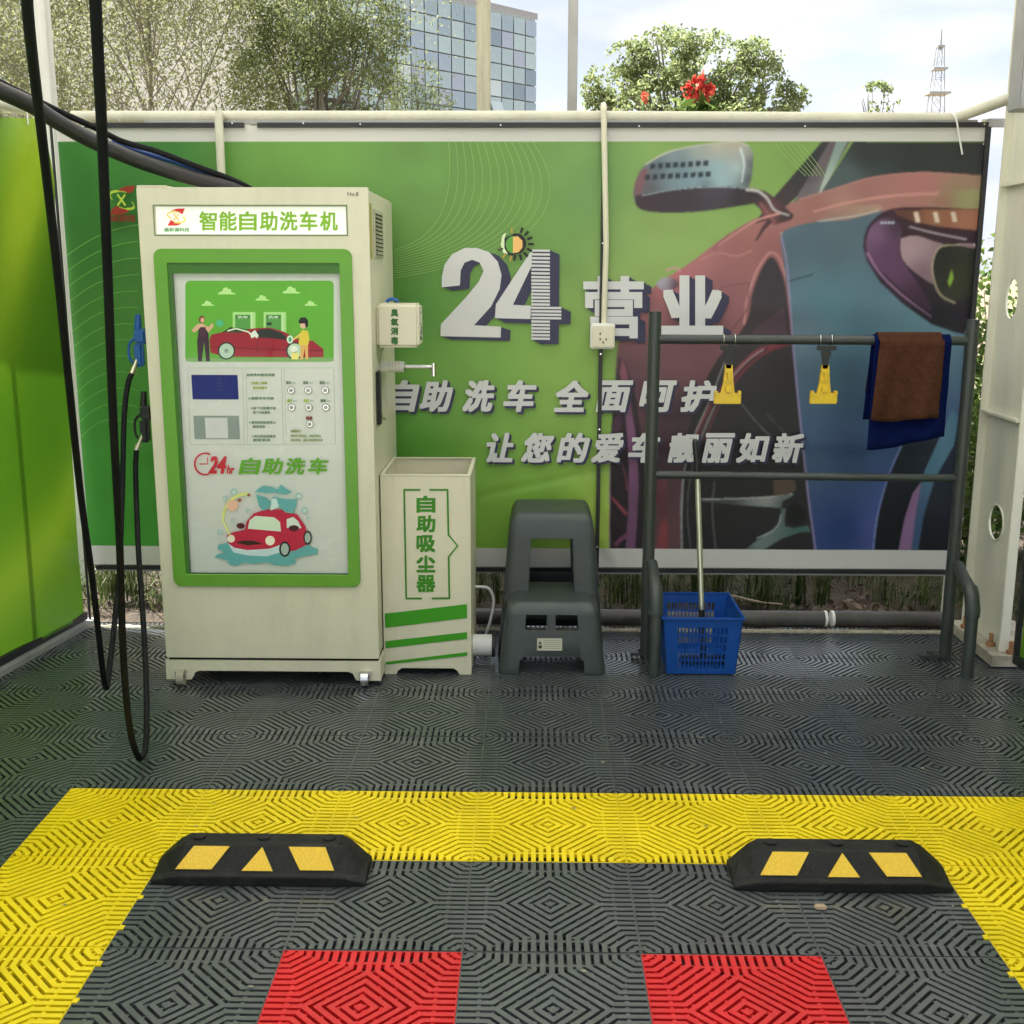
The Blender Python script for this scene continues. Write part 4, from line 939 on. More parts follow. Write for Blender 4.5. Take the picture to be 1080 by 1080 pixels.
# skirt with arched feet
sk = [(X0-.006,.018),(X0+.085,.018),(X0+.092,.026),(X0+.10,.045),(X0+.115,.052),(X1-.112,.052),(X1-.097,.045),(X1-.089,.026),(X1-.082,.018),(X1+.006,.018),(X1+.006,.092),(X0-.006,.092)]
b = MB(); b.prism(sk, 1, Y0+.002, Y0+.012); b.prism([(Y0+.0125,.018),(Y0+.10,.018),(Y0+.12,.05),(Y1-.12,.05),(Y1-.10,.018),(Y1,.018),(Y1,.092),(Y0+.0125,.092)], 0, X1-.004, X1+.0055)
b.prism([(Y0+.0125,.018),(Y0+.10,.018),(Y0+.12,.05),(Y1-.12,.05),(Y1-.10,.018),(Y1,.018),(Y1,.092),(Y0+.0125,.092)], 0, X0-.0055, X0+.004)
b.build('skirt', M_cream, cab, True)
b = MB(); b.box((X0+.03,Y0+.05,.053),(X1-.03,Y1-.03,.094)); b.build('base_plate', M_slotdark, cab)
for x_, y_, on in ((X0+.052,Y0-.004,0),(X1-.05,Y0-.012,1),(X0+.05,Y1-.08,0),(X1-.05,Y1-.08,0)):
    b = MB(); b.tube([(x_-.013,y_,.030),(x_+.013,y_,.030)], .030, 18); cs = b.build('caster', M_chrome if on else M_conc, cab)
    b = MB(); b.box((x_-.02,y_-.012,.030),(x_-.015,y_+.02,.055)); b.box((x_+.015,y_-.012,.030),(x_+.02,y_+.02,.055)); b.box((x_-.02,y_-.015,.047),(x_+.02,y_+.03,.0525)); b.build('fork', M_chrome, cs)
# top lip, small marks
b = MB(); b.bbox((X0,Y0-.001,ZT+.001),(X0+.10,Y0+.10,ZT+.008),.002); b.build('top_cap', M_cream, cab)
ps = Print(lambda x,y: P(x,y,Y0), (0,-1,0), .0006, .00005); ps.text('No.8', (366.5,202.5,378,206.5), (120,110,95), 0, .1, 1.2)
# (scuffed stamp at the top right corner of the door)
ps.build('stamp', M_print, cab)
# side vent with louvres
vy0, vy1, vz0, vz1 = 1.79, 2.02, 1.535, 1.70
b = MB(); b.box((X1-.001,vy0,vz0),(X1+.0035,vy1,vz1)); vt = b.build('side_vent', mat('vent_plate', (.50,.48,.36), .4), cab)
b = MB()
for k in range(11):
    z_ = vz0+.010+k*.0137; b.add([(X1+.0038,vy0+.025,z_),(X1+.0038,vy1-.02,z_),(X1+.0042,vy1-.02,z_+.0065),(X1+.0042,vy0+.025,z_+.0065)], [(0,1,2,3)])
b.build('vent_slot', M_slotdark, vt)
b = MB()
for k in range(11):
    z_ = vz0+.0165+k*.0137; b.add([(X1+.0042,vy0+.025,z_),(X1+.0042,vy1-.02,z_),(X1+.012,vy1-.02,z_-.004),(X1+.012,vy0+.025,z_-.004)], [(0,1,2,3)])
b.build('louvre', M_cream, vt)
b = MB(); b.box((X1-.001,1.69,1.53),(X1+.0018,1.735,1.715)); b.build('caution_strip', mat('olive_yellow_strip', (.42,.38,.10), .5, var=.2, vscale=60), cab)
# ozone box on the side
oa = (X1+.001,1.855,1.222); oc = (.541,1.955,1.378)
b = MB(); b.bbox((X1-.0005,1.80,1.222),(.547,1.945,1.376),.010,0,3); oz = b.build('ozone_box', M_cream, cab)
op = Print(lambda x,y: P(x,y,1.80), (0,-1,0), .0006, .00005)
for ch, y_ in zip('臭氧消毒', (330,340,349.5,359.5)): op.text(ch, (412.5,y_-4,419.8,y_+3.6), (40,92,40), 0, .35, 1.2)
op.build('box_lettering', M_print, oz)
b = MB(); random.seed(3)
for k in range(17):
    yy = 1.84+random.random()*.07; z_ = 1.245+abs(random.gauss(0,.03)); b.tube([(.546,yy,z_),(.5485,yy,z_)], .004, 8)
b.build('grille', M_black, oz)
b = MB(); b.tube([(.447+.02*math.cos(a),1.86,1.379+.012*math.sin(a)) for a in np.linspace(0,math.pi,9)], .006, 8); b.build('blue_arc', M_gunblue, oz)  # small blue arc on top of the box
# outlet with tap
b = MB(); z_ = P(425,388,1.9)[2]; b.tube([(X1-.01,1.95,z_),(.475,1.95,z_)], [.020,.020], 14); tp = b.build('outlet_sleeve', M_white, cab)
for k in range(4): 
    b = MB(); b.tube([(.42+k*.012,1.95,z_),(.425+k*.012,1.95,z_)], .0222, 14); b.build('collar', M_cream, tp)
b = MB(); b.tube([(.475,1.95,z_),(.482,1.95,z_)], [.018,.010], 12); b.tube([(.482,1.95,z_),(.578,1.95,z_)], .0075, 10); b.tube([(.585,1.95,z_+.014),(.585,1.95,z_-.034)], .0095, 10); b.build('tap_nozzle', M_chrome, tp)
# lock handle and key pictogram
b = MB(); b.bbox((X1,1.755,.945),(X1+.014,1.80,1.145),.006,0,3); b.build('lock_handle', M_black, cab)
kp = Print(lambda y,z: np.array([X1,y,z]), (1,0,0), .0008, .0002)
for pl_ in ([(1.86,1.16),(1.93,1.20),(2.02,1.215)],[(1.85,1.0),(1.92,.955),(2.0,.94)],[(1.90,1.0),(1.90,1.13)],[(1.94,1.02),(1.94,1.14)],[(2.02,.98),(2.02,1.15)],[(1.97,1.0),(1.97,1.12)]): kp.line(pl_, .005, (70,84,56))
kp.build('side_marking', M_print, cab)

# ================================================================== VACUUM BOX
vac = thing('vacuum_station', 'open topped cream vacuum cleaner box with green lettering and slanted stripes', 'vacuum cleaner', (.56, 2.0, 0))
vx0,vx1,vy0,vy1,vzt = .399,.727,1.785,2.185,.759
b = MB()
fr_ = [(vx0,.0),(vx0+.045,.0),(vx0+.052,.014),(vx0+.066,.024),(vx1-.066,.024),(vx1-.052,.014),(vx1-.045,.0),(vx1,.0),(vx1,vzt),(vx0,vzt)]
b.prism(fr_, 1, vy0, vy0+.004); b.build('front_panel', M_cream, vac, True)
for x_ in (vx0, vx1-.004):
    b = MB(); b.add([(x_,vy0+.0045,.0),(x_+.004,vy0+.0045,.0),(x_+.004,vy1,.0),(x_,vy1,.0),(x_,vy0+.0045,vzt),(x_+.004,vy0+.0045,vzt),(x_+.004,vy1,vzt),(x_,vy1,vzt)], [(0,3,2,1),(4,5,6,7),(0,1,5,4),(1,2,6,5),(2,3,7,6),(3,0,4,7)]); b.build('side_panel', M_cream, vac)
b = MB(); b.box((vx0+.0045,vy1-.004,.02),(vx1-.0045,vy1,vzt)); b.build('back_panel', M_cream, vac)
b = MB(); b.box((vx0+.0045,vy0+.0045,.50),(vx1-.0045,vy1-.0045,.51)); b.build('inner_shelf', M_cream, vac)
b = MB(); b.bbox((vx0-.002,vy0-.002,vzt+.0005),(vx1+.002,vy0+.014,vzt+.006),.002); b.bbox((vx0-.002,vy0+.0145,vzt+.0005),(vx0+.012,vy1+.002,vzt+.006),.002); b.bbox((vx1-.012,vy0+.0145,vzt+.0005),(vx1+.002,vy1+.002,vzt+.006),.002); b.bbox((vx0+.0125,vy1-.012,vzt+.0005),(vx1-.0125,vy1+.002,vzt+.006),.002)
b.build('rim', M_cream, vac)
vp = Print(lambda x,y: P(x,y,vy0), (0,-1,0), .0006, .00005)
G = (46,112,20)
for ch, y_ in zip('自助吸尘器', (532,552.5,573.5,595,615.5)): vp.text(ch, (440,y_-8.5,458.5,y_+8), G, 0, .75, 1.5)
vp.line([(443.5,516.5),(425.5,516.5)], 1.9, G, 1.5); vp.line([(426.3,516),(428.5,631)], 1.9, G, 1.5); vp.line([(427.6,631),(445,631)], 1.9, G, 1.5)
vp.line([(453,516.5),(472.5,516.5)], 1.9, G, 1.5); vp.line([(472,516),(473,564),(482.8,575.5),(473.2,587),(474,631)], 1.9, G, 1.5); vp.line([(474.5,630.8),(455.5,631)], 1.9, G, 1.5)
vp.poly([(406,647),(492.5,637),(492.7,651.5),(406.5,662)], (50,128,20), 1.5); vp.poly([(406.5,676),(492.7,666.5),(492.8,673.5),(407,683.5)], (50,128,20), 1.5); vp.poly([(407,698),(492.9,687.5),(493,691.3),(407.2,700.8)], (50,128,20), 1.5)
vp.build('front_lettering', M_print, vac)
b = MB(); p = P(511,682,1.93); b.tube([(vx1,1.95,p[2]),(.80,1.95,p[2])], .042, 20); hc = b.build('hose_coupling', M_white, vac)
b = MB(); b.tube([(.80,1.95,p[2]),(.812,1.95,p[2])], .047, 20); b.build('coupling_ring', M_black, hc)
b = MB(); b.tube(smooth_path([(vx1,2.12,.25),(.78,2.13,.24),(.80,2.13,.19),(.79,2.12,.12),(.76,2.12,.02)]), .006, 8); b.build('cable', M_white, vac)
# ================================================================== STOOLS
def stool(loc, wt, wb, H, win, arch, label, lw=.0, sticker=False):
    """moulded stool: four flared walls with openings, domed seat; u in -1..1 across a wall, v = height share"""
    t = thing('plastic_stool', label, 'stool', loc, 'dark plastic stools')
    us = sorted(set([-1,1,-.93,.93,-.80,.80,-.6,.6,0]+[w[0] for w in win]+[w[1] for w in win]+[arch[0],arch[1],arch[0]+.06,arch[1]-.06]))
    vs = sorted(set([0,.1,.96,1.0,.5,.7,.85]+[w[2] for w in win]+[w[3] for w in win]+[arch[2],arch[2]-.05]))
    rc = .16
    def pt(u, v, side):
        h = (wb*(1-v)+wt*v)/2; rib = 0
        if v > .9: h *= 1-.10*((v-.9)/.1)**2
        x, y = u*h, -h
        # round the corners
        if abs(u) > 1-rc:
            tt = (abs(u)-(1-rc))/rc; an = tt*math.pi/4; r_ = rc*h; x = math.copysign((1-rc)*h+r_*math.sin(an), u); y = -(h-r_)-r_*math.cos(an)
        for _ in range(side): x, y = -y, x
        return Vector((x, y, v*H))
    bm = bmesh.new()
    for side in range(4):
        grid = {}
        for i, u in enumerate(us):
            for j, v in enumerate(vs): grid[i,j] = bm.verts.new(pt(u, v, side))
        for i in range(len(us)-1):
            for j in range(len(vs)-1):
                uc, vc = (us[i]+us[i+1])/2, (vs[j]+vs[j+1])/2
                if any(w[0] < uc < w[1] and w[2] < vc < w[3] for w in win): continue
                if arch[0] < uc < arch[1] and vc < arch[2]-.05: continue
                if arch[0]+.06 < uc < arch[1]-.06 and vc < arch[2]: continue
                bm.faces.new((grid[i,j],grid[i+1,j],grid[i+1,j+1],grid[i,j+1]))
    bmesh.ops.remove_doubles(bm, verts=bm.verts, dist=.0008)
    ring = [[pt(u, 1, s) for u in us[:-1]] for s in range(4)]; ring = [p for r_ in ring for p in r_]; n = len(ring)
    prev = [bm.verts.new(p) for p in ring]
    for sc_, dz in ((.97,.004),(.90,.007),(.7,.0075),(.3,.006)):
        cur = [bm.verts.new((p.x*sc_, p.y*sc_, p.z+dz)) for p in ring]
        for i in range(n): bm.faces.new((prev[i],prev[(i+1)%n],cur[(i+1)%n],cur[i]))
        prev = cur
    bm.faces.new(prev); bmesh.ops.remove_doubles(bm, verts=bm.verts, dist=.0008); bmesh.ops.recalc_face_normals(bm, faces=bm.faces)
    for v in bm.verts: v.co += Vector(loc)
    me = bpy.data.meshes.new('shell'); bm.to_mesh(me); bm.free()
    o = link('shell', me, M_stool, t, smooth=True)
    md = o.modifiers.new('thickness', 'SOLIDIFY'); md.thickness = .005; md.offset = -1
    md = o.modifiers.new('edges', 'BEVEL'); md.width = .0018; md.segments = 2; md.limit_method = 'ANGLE'; md.angle_limit = R(40)
    b = MB(); h = wb/2*.97
    for k in range(3): b.tube([(loc[0]+dx*wt*.38, loc[1]+dy*wt*.38, H-.006-k*.001) for dx,dy in ((-1,-1),(1,1))], .004, 6)
    b.build('under_rib', M_stool, t)
    return t
p = F(582,711); 
S2 = stool((1.032,1.992,0), .340, .408, .262, [(-.56,-.12,.64,.86),(.07,.53,.64,.86)], (-.62,.60,.26), 'low dark grey plastic stool with white warning sticker in front')
S1 = stool((1.030,2.175,0), .325, .42, .565, [(-.47,.47,.44,.84)], (-.6,.6,.28), 'tall dark grey plastic stool behind the low stool')
b = MB(); q0 = P(566.5,674,1.80); q1 = P(593,687,1.80)
def stool_front_y(z): return 1.992-(.408*(1-z/.262)+.340*(z/.262))/2
za, zb = q1[2]-.001, q0[2]-.001
sy = Print(lambda x,z: np.array([x, stool_front_y(z)-.001, z]), (0,-1,0), .0004, .00005)
xa, xb = P(566.5,680,1.79)[0], P(593,680,1.79)[0]; za, zb = P(580,687,1.79)[2], P(580,674.5,1.79)[2]
sy.poly([(xa,za),(xb,za),(xb,zb),(xa,zb)], (150,150,135), 1.6)
sy.poly([(xa+.005,za+.024),(xa+.018,za+.024),(xa+.0115,za+.037)], (70,60,40)); sy.poly([(xa+.005,za+.008),(xa+.018,za+.008),(xa+.018,za+.02),(xa+.005,za+.02)], (60,50,40))
for k in range(5): sy.poly([(xa+.026,za+.008+k*.0075),(xb-.006,za+.008+k*.0075),(xb-.006,za+.0095+k*.0075),(xa+.026,za+.0095+k*.0075)], (130,125,112))
st_ = sy.build('warning_sticker', M_print, S2)

# ================================================================== DRYING RACK
rk = thing('drying_rack', 'black pipe rack with two cross bars standing before the car print', 'rack', (2.0, 2.0, 0))
RXL, RXR, RY = 1.405, 2.578, 2.0; rr = .0235
for x_, zt in ((RXL, 1.345), (RXR, 1.318)):
    b = MB(); b.tube([(x_,RY,.0),(x_,RY,zt)], rr, 16); b.build('post', M_blackmetal, rk)
    b = MB(); yf = 1.80; path = [(x_,RY-.02,.40)]+[(x_, RY-.11-.09*math.sin(a), .335-.0+.0*a+.035*math.cos(a)) for a in np.linspace(R(10),R(90),6)]+[(x_,yf-.0,.28),(x_,yf,.0)]
    b.tube([(x_+.012,RY-.018,.385),(x_+.012,1.90,.352),(x_+.012,1.845,.335),(x_+.012,1.815,.305),(x_+.012,1.80,.265),(x_+.012,1.80,.0)], rr*.98, 14); br_ = b.build('front_brace', M_blackmetal, rk)
    b = MB(); b.tube([(x_+.012,1.842,.334),(x_+.012,1.8175,.308),(x_+.012,1.80,.262),(x_+.012,1.80,.235)], rr*1.16, 14); b.build('elbow', M_blackmetal, br_)
b = MB(); b.tube([(RXL,RY,1.243),(RXR,RY,1.240)], .0175, 14); b.build('top_bar', M_blackmetal, rk)
b = MB(); b.tube([(RXL,RY,.731),(RXR,RY,.722)], .0150, 14); b.build('middle_bar', M_blackmetal, rk)
for x_ in (RXL-.06, RXR-.10):
    b = MB(); b.bbox((x_,RY-.022,.012),(x_+.11,RY+.02,.022),.002); b.tube([(x_+.04,RY,.022),(x_+.04,RY,.034)], .012, 6); b.build('foot_clamp', M_blackmetal, rk)
# yellow clip scrapers
def clip_tool(xp, label):
    x_ = P(xp, 380, RY-.03)[0]; yb = RY-.005; zb = 1.2425
    t = thing('hanging_clip', label, 'clip', (x_, yb, 1.05), 'yellow clips hanging from the rack bar')
    for dx in (-.02,.022):
        b = MB(); b.tube([(x_+dx, RY+.0215*math.sin(a), zb+.0215*math.cos(a)) for a in np.linspace(0,2*math.pi,19)], .0018, 6); b.build('wire_ring', M_chrome, t)
    b = MB(); b.bbox((x_-.035,RY-.030,zb-.038),(x_+.037,RY-.018,zb-.020),.003); b.bbox((x_-.018,RY-.034,zb-.062),(x_+.018,RY-.018,zb-.0385),.003)
    b.prism([(x_-.014,zb-.062),(x_+.014,zb-.062),(x_+.008,zb-.105),(x_-.010,zb-.105)], 1, RY-.031, RY-.022); b.build('strap', M_black, t, True)
    y0_, y1_ = RY-.034, RY-.014; z0 = P(xp,426,RY-.03)[2]; z1 = P(xp,384,RY-.03)[2]; H = z1-z0
    b = MB()
    b.bbox((x_-.050,y0_,z0),(x_+.050,y1_,z0+H*.27),.003)
    b.bbox((x_-.049,y0_-.006,z0+H*.22),(x_-.038,y1_,z0+H*.33),.002); b.bbox((x_+.038,y0_-.006,z0+H*.22),(x_+.049,y1_,z0+H*.33),.002)
    b.prism([(x_-.026,z0+H*.27),(x_+.026,z0+H*.27),(x_+.020,z0+H*.52),(x_+.013,z0+H*.98),(x_-.013,z0+H*.98),(x_-.018,z0+H*.52)], 1, y0_+.003, y1_-.003)
    b.build('clip_body', M_yellow, t, True)
    b = MB(); b.bbox((x_-.010,y0_-.010,z0+H*.30),(x_+.010,y0_+.002,z0+H*.46),.002); b.bbox((x_-.017,y0_-.004,z0+H*.56),(x_+.015,y0_+.002,z0+H*.62),.001); b.bbox((x_-.014,y0_-.006,z0+H*.78),(x_+.014,y0_+.002,z0+H*.86),.001)
    b.bbox((x_-.004,y0_-.008,z0+H*.62),(x_+.006,y0_+.002,z0+H*.78),.001); b.build('lever', M_yellow, t)
clip_tool(769, 'yellow plastic clip hanging from the rack bar nearer the mop')
clip_tool(871, 'yellow plastic clip hanging from the rack bar nearer the towels')
# towels draped over the bar
def towel(name, x0, x1, front, back, off, m, label, skew, seed, yoff=0):
    """front/back = hang lengths; off = extra distance from the bar"""
    t_ = []; nu = 46; bar = .0185+off; zc = 1.2415; prof = []
    prof += [(-bar-yoff-.012*(1-k), zc-front*(1-k)) for k in np.linspace(0,1,18)]
    prof += [(-bar*math.cos(a), zc+bar*math.sin(a)) for a in np.linspace(R(12),R(168),8)]
    prof += [(bar+.003*k, zc-back*k) for k in np.linspace(.02,1,14)]
    V = []; Fc = []; L = len(prof)
    for i in range(nu):
        u = i/(nu-1)
        for j, (dy, z_) in enumerate(prof):
            h = (zc-z_)/max(front,.01); h = max(0, h)
            x_ = x0+(x1-x0)*u+skew*h*(1-u)*1.0+skew*.25*h
            w = (.013*math.sin(u*8+seed+h*.8)*h+.006*math.sin(u*17+seed*2+h*3)*h+.004*mnoise.noise(Vector((u*6,h*5,seed))))
            low = z_+(.016*math.sin(u*4.0+seed)+.022*(u-.5)*(1 if yoff < .01 else -1))*h if j < 18 else z_
            V.append((x_, 2.0+dy+(w-.004 if j < 18 else abs(w)*1), low))
    for i in range(nu-1):
        for j in range(L-1): a = i*L+j; Fc.append((a,a+L,a+L+1,a+1))
    me = bpy.data.meshes.new(name); me.from_pydata(V, [], Fc); me.update(); o = link(name, me, m, None, True)
    md = o.modifiers.new('t','SOLIDIFY'); md.thickness = .004; md.offset = 0
    tag(o, label, 'towel', 'towels draped on the rack bar'); return o
bx0 = P(921,360,2.0)[0]; bx1 = P(1001,360,2.0)[0]
towel('towel', bx0, bx1, P(950,357,2.0)[2]-P(950,466,2.0)[2]-.005, .30, .002, M_navy, 'dark blue towel hanging underneath the brown towel on the rack bar', -.010, 3.9)
towel('towel', P(924,360,2)[0], P(991,360,2)[0], P(950,357,2)[2]-P(950,441,2)[2]-.01, .20, .010, M_brown, 'brown towel laid over the blue towel on the rack bar', -.020, 3.9, .022)

# ================================================================== BASKET + MOP
bk = thing('storage_basket', 'deep blue slotted plastic basket on the mat between the rack legs', 'basket', (1.59,1.97,0))
kx0,kx1,ky0,ky1,kh = 1.462,1.722,1.80,2.10,.218
fl_ = .018
def basket_wall(a0, a1, n_, horiz, name):
    """lattice wall between two bottom corners, flared outwards by fl_"""
    a0 = Vector(a0); a1 = Vector(a1); d = (a1-a0); L = d.length; d.normalize(); nrm = Vector((d.y,-d.x,0))
    b = MB()
    def pt(s, z_, o=0): return a0+d*(s+(s-L/2)/(L/2)*fl_*z_/kh)+nrm*(fl_*z_/kh+o)+Vector((0,0,z_))
    def bar(s0, s1, z0, z1, th=.004):
        vs = [pt(s0,z0),pt(s1,z0),pt(s1,z1),pt(s0,z1),pt(s0,z0,-th),pt(s1,z0,-th),pt(s1,z1,-th),pt(s0,z1,-th)]
        b.add(vs, [(0,1,2,3),(7,6,5,4),(0,4,5,1),(1,5,6,2),(2,6,7,3),(3,7,4,0)])
    mrg = .045 if not horiz else .04
    bar(0, mrg, 0, kh); bar(L-mrg, L, 0, kh); bar(mrg, L-mrg, 0, .022); bar(mrg, L-mrg, kh-.030, kh)
    zs = np.linspace(.022, kh-.030, 6)
    for z_ in zs[1:-1]: bar(mrg, L-mrg, z_-.0035, z_+.0035, .0038)
    ns = int((L-2*mrg)/.0125)
    for k in range(1, ns): s_ = mrg+(L-2*mrg)*k/ns; bar(s_-.0022, s_+.0022, .022, kh-.030, .003)
    return b.build(name, M_blue, bk)
basket_wall((kx0,ky0,.004),(kx1,ky0,.004),0,False,'lattice_side'); basket_wall((kx1,ky0,.004),(kx1,ky1,.004),0,True,'lattice_side')
basket_wall((kx1,ky1,.004),(kx0,ky1,.004),0,False,'lattice_side'); basket_wall((kx0,ky1,.004),(kx0,ky0,.004),0,True,'lattice_side')
b = MB(); b.box((kx0+.002,ky0+.002,.003),(kx1-.002,ky1-.002,.008)); b.build('basket_floor', M_blue, bk)
b = MB(); f_ = fl_; w_ = .011
for a_, c_ in (((kx0-f_-.008,ky0-f_-.008),(kx1+f_+.008,ky0-f_+.003)),((kx0-f_-.008,ky1+f_-.003),(kx1+f_+.008,ky1+f_+.008)),((kx0-f_-.008,ky0-f_+.0035),(kx0-f_+.003,ky1+f_-.0035)),((kx1+f_-.003,ky0-f_+.0035),(kx1+f_+.008,ky1+f_-.0035))):
    b.bbox((a_[0],a_[1],kh+.0045),(c_[0],c_[1],kh+.014),.003)
b.build('basket_rim', M_blue, bk)
mp_ = thing('squeegee', 'long metal handled squeegee with black grip standing in the blue basket', 'squeegee', (1.6,1.9,.02))
m0 = Vector(P(742,650,1.93)); m0.z = max(m0.z, .0); top = Vector(P(733,463,2.02)); mid = Vector(P(735.5,497,2.015)); bot = Vector(P(740,645,1.93))
b = MB(); b.tube([mid, bot], .0108, 12); b.build('pole', mat('aluminium_pole', (.62,.60,.50), .32, metal=.8, var=.12), mp_)
b = MB(); dv = (top-mid).normalized(); b.tube([mid-dv*.01, mid+dv*.01, mid+dv*.05, top-dv*.02, top-dv*.006, top], [.0105,.0125,.0115,.0125,.011,.006], 12); b.build('grip', M_black, mp_)
d2 = (bot-mid).normalized(); e = bot+d2*((bot.z-.03)/max(.01,-d2.z)) if d2.z < 0 else bot
b = MB(); b.tube([bot-d2*.008, e], .013, 10); b.bbox((e.x-.09,e.y-.016,e.z-.018),(e.x+.09,e.y+.016,e.z+.012),.004); b.build('head', M_black, mp_)

# ================================================================== STEEL COLUMN
col = thing('steel_column', 'cream painted steel I-beam column bolted down at the right edge', 'column', (2.86,2.13,0))
cyf, cyn = 2.30, 1.955; CT = 3.6
b = MB(); b.bbox((2.752,cyf,.05),(2.800,cyf+.012,CT),.002); b.build('far_flange', M_steelcol, col)
b = MB(); b.bbox((2.762,cyn-.012,.05),(2.800,cyn,CT),.002); b.build('near_flange', M_steelcol, col)
# web with two openings, built as plates round the holes
def web_plate():
    cu = bpy.data.curves.new('web', 'CURVE'); cu.dimensions = '2D'; cu.fill_mode = 'BOTH'; cu.extrude = .004
    def circ(cy, cz, ry, rz, n=24): return [(cy+ry*math.cos(a), cz+rz*math.sin(a)) for a in np.linspace(0,2*math.pi,n,endpoint=False)]
    h1 = S(1068,315,2.785); h2 = S(1052,551,2.785)
    for pts in ([(cyn,.05),(cyf,.05),(cyf,CT),(cyn,CT)], circ(h1[1],h1[2],.055,.075), circ(h2[1],h2[2],.075,.075)):
        sp = cu.splines.new('POLY'); sp.points.add(len(pts)-1); sp.use_cyclic_u = True
        for q_, (a, c) in zip(sp.points, pts): q_.co = (a, c, 0, 1)
    o = bpy.data.objects.new('web', cu); C.objects.link(o); bpy.context.view_layer.update()
    me = bpy.data.meshes.new_from_object(o.evaluated_get(bpy.context.evaluated_depsgraph_get())); bpy.data.objects.remove(o); bpy.data.curves.remove(cu)
    for v in me.vertices: v.co = Vector((2.785+v.co.z, v.co.x, v.co.y))
    me.materials.clear(); me.name = 'web'; return link('web', me, M_steelcol, col), h1, h2
web, h1, h2 = web_plate()
for zz in (S(1050,436,2.77)[2], S(1060,196,2.77)[2]):
    b = MB(); b.box((2.752,cyn+.001,zz-.005),(2.780,cyf-.001,zz+.005)); b.build('stiffener', M_steelcol, col)
b = MB(); b.box((2.72,1.90,.006),(2.99,2.36,.049)); 
bp_ = b.build('base_plate', M_conc, col)
b = MB(); b.add([(2.965,cyn-.02,.05),(2.965,cyn-.10,.05),(2.965,cyn-.02,.22),(2.958,cyn-.02,.05),(2.958,cyn-.10,.05),(2.958,cyn-.02,.22)], [(0,1,2),(5,4,3),(0,3,4,1),(1,4,5,2),(2,5,3,0)]); b.build('gusset', M_steelcol, col)
for x_, y_ in ((2.745,2.25),(2.76,2.02),(2.80,1.925),(2.80,2.12)):
    b = MB(); b.tube([(x_,y_,.049),(x_,y_,.064)], .017, 6); b.tube([(x_,y_,.064),(x_,y_,.10)], .009, 8); b.build('anchor_bolt', M_rust, col)
# zebra sticker seen through round opening
b = MB(); b.tube([(2.7795,h2[1]+.07*math.cos(a),h2[2]+.07*math.sin(a)) for a in np.linspace(0,2*math.pi,25)], .004, 6, caps=False); b.build('hole_rim', M_steelcol, col)
jb = MB(); p = P(1073,60,1.85); jb.bbox((p[0],1.80,P(1075,117,1.85)[2]),(p[0]+.25,1.90,2.75),.004); jb.bbox((p[0]-.003,1.797,P(1075,117,1.85)[2]+.02),(p[0]+.0,1.803,2.7),.001)
jt = thing('control_box', 'grey metal box fixed high on the column at the top right', 'metal box', (p[0]+.12,1.85,2.1)); jb.build('box_body', M_greysteel, jt)
jb = MB(); jb.box((p[0]+.02,1.901,2.2),(p[0]+.1,1.942,2.25)); jb.build('mount', M_greysteel, jt)

# ================================================================== CANOPY (roof unseen, its reach set to block the sun) AND POSTS
M_roof = mat('roof_membrane', (.80,.80,.78), .6, var=.04, trans=.62)  # translucency chosen so the unseen roof brightens the floor
rf = thing('canopy_roof', 'unseen white sheet canopy roof shaped to shade the wash bay', 'roof', (.9,.4,3.4), kind='structure')
b = MB(); n = 90; V = []; Fc = []
for i in range(n+1):
    x = -2.55+i*(6.55/n); z = 3.42+.02*math.sin(i*math.pi/1.5)
    V += [(x,-2.0,z),(x,4.4,z),(x,-2.0,z+.006),(x,4.4,z+.006)]
for i in range(n):
    a = i*4; Fc += [(a,a+1,a+5,a+4),(a+2,a+6,a+7,a+3)]
b.add(V, Fc); b.build('roof_sheet', M_roof, rf)
b = MB()
for y_ in (-1.9,-.5,1.7,4.3): b.box((-2.5,y_,3.30),(4.0,y_+.06,3.39))
b.build('purlin', M_greysteel, rf)
def post(x_, y_, w_, zt, label, m, d=None):
    t = thing('canopy_post', label, 'post', (x_,y_,0)); b = MB(); d = d or w_
    b.bbox((x_-w_/2,y_-d/2,-.06),(x_+w_/2,y_+d/2,zt),.003); b.build('shaft', m, t); b = MB(); b.box((x_-w_,y_-d,-.058),(x_+w_,y_+d,-.045)); b.build('foot_plate', M_greysteel, t)
M_postw = mat('white_post_paint', (.60,.60,.56), .5, var=.12, dirt=.3, dirtcol=(.3,.28,.22), stretch=(8,8,.5))
p = P(47,60,3.0); post(p[0],3.0,.062,3.38,'white square post rising behind the left end of the banner',M_postw)
p = P(510,60,3.5); post(p[0],3.5,.066,3.38,'weathered cream post rising behind the banner before the glass building',mat('cream_old_post', (.50,.47,.36), .6, var=.2, dirt=.5, dirtcol=(.25,.22,.15), stretch=(10,10,.4)))
p = P(604,60,3.5); post(p[0],3.5,.046,3.38,'thin grey post standing alone against the sky',M_greysteel)

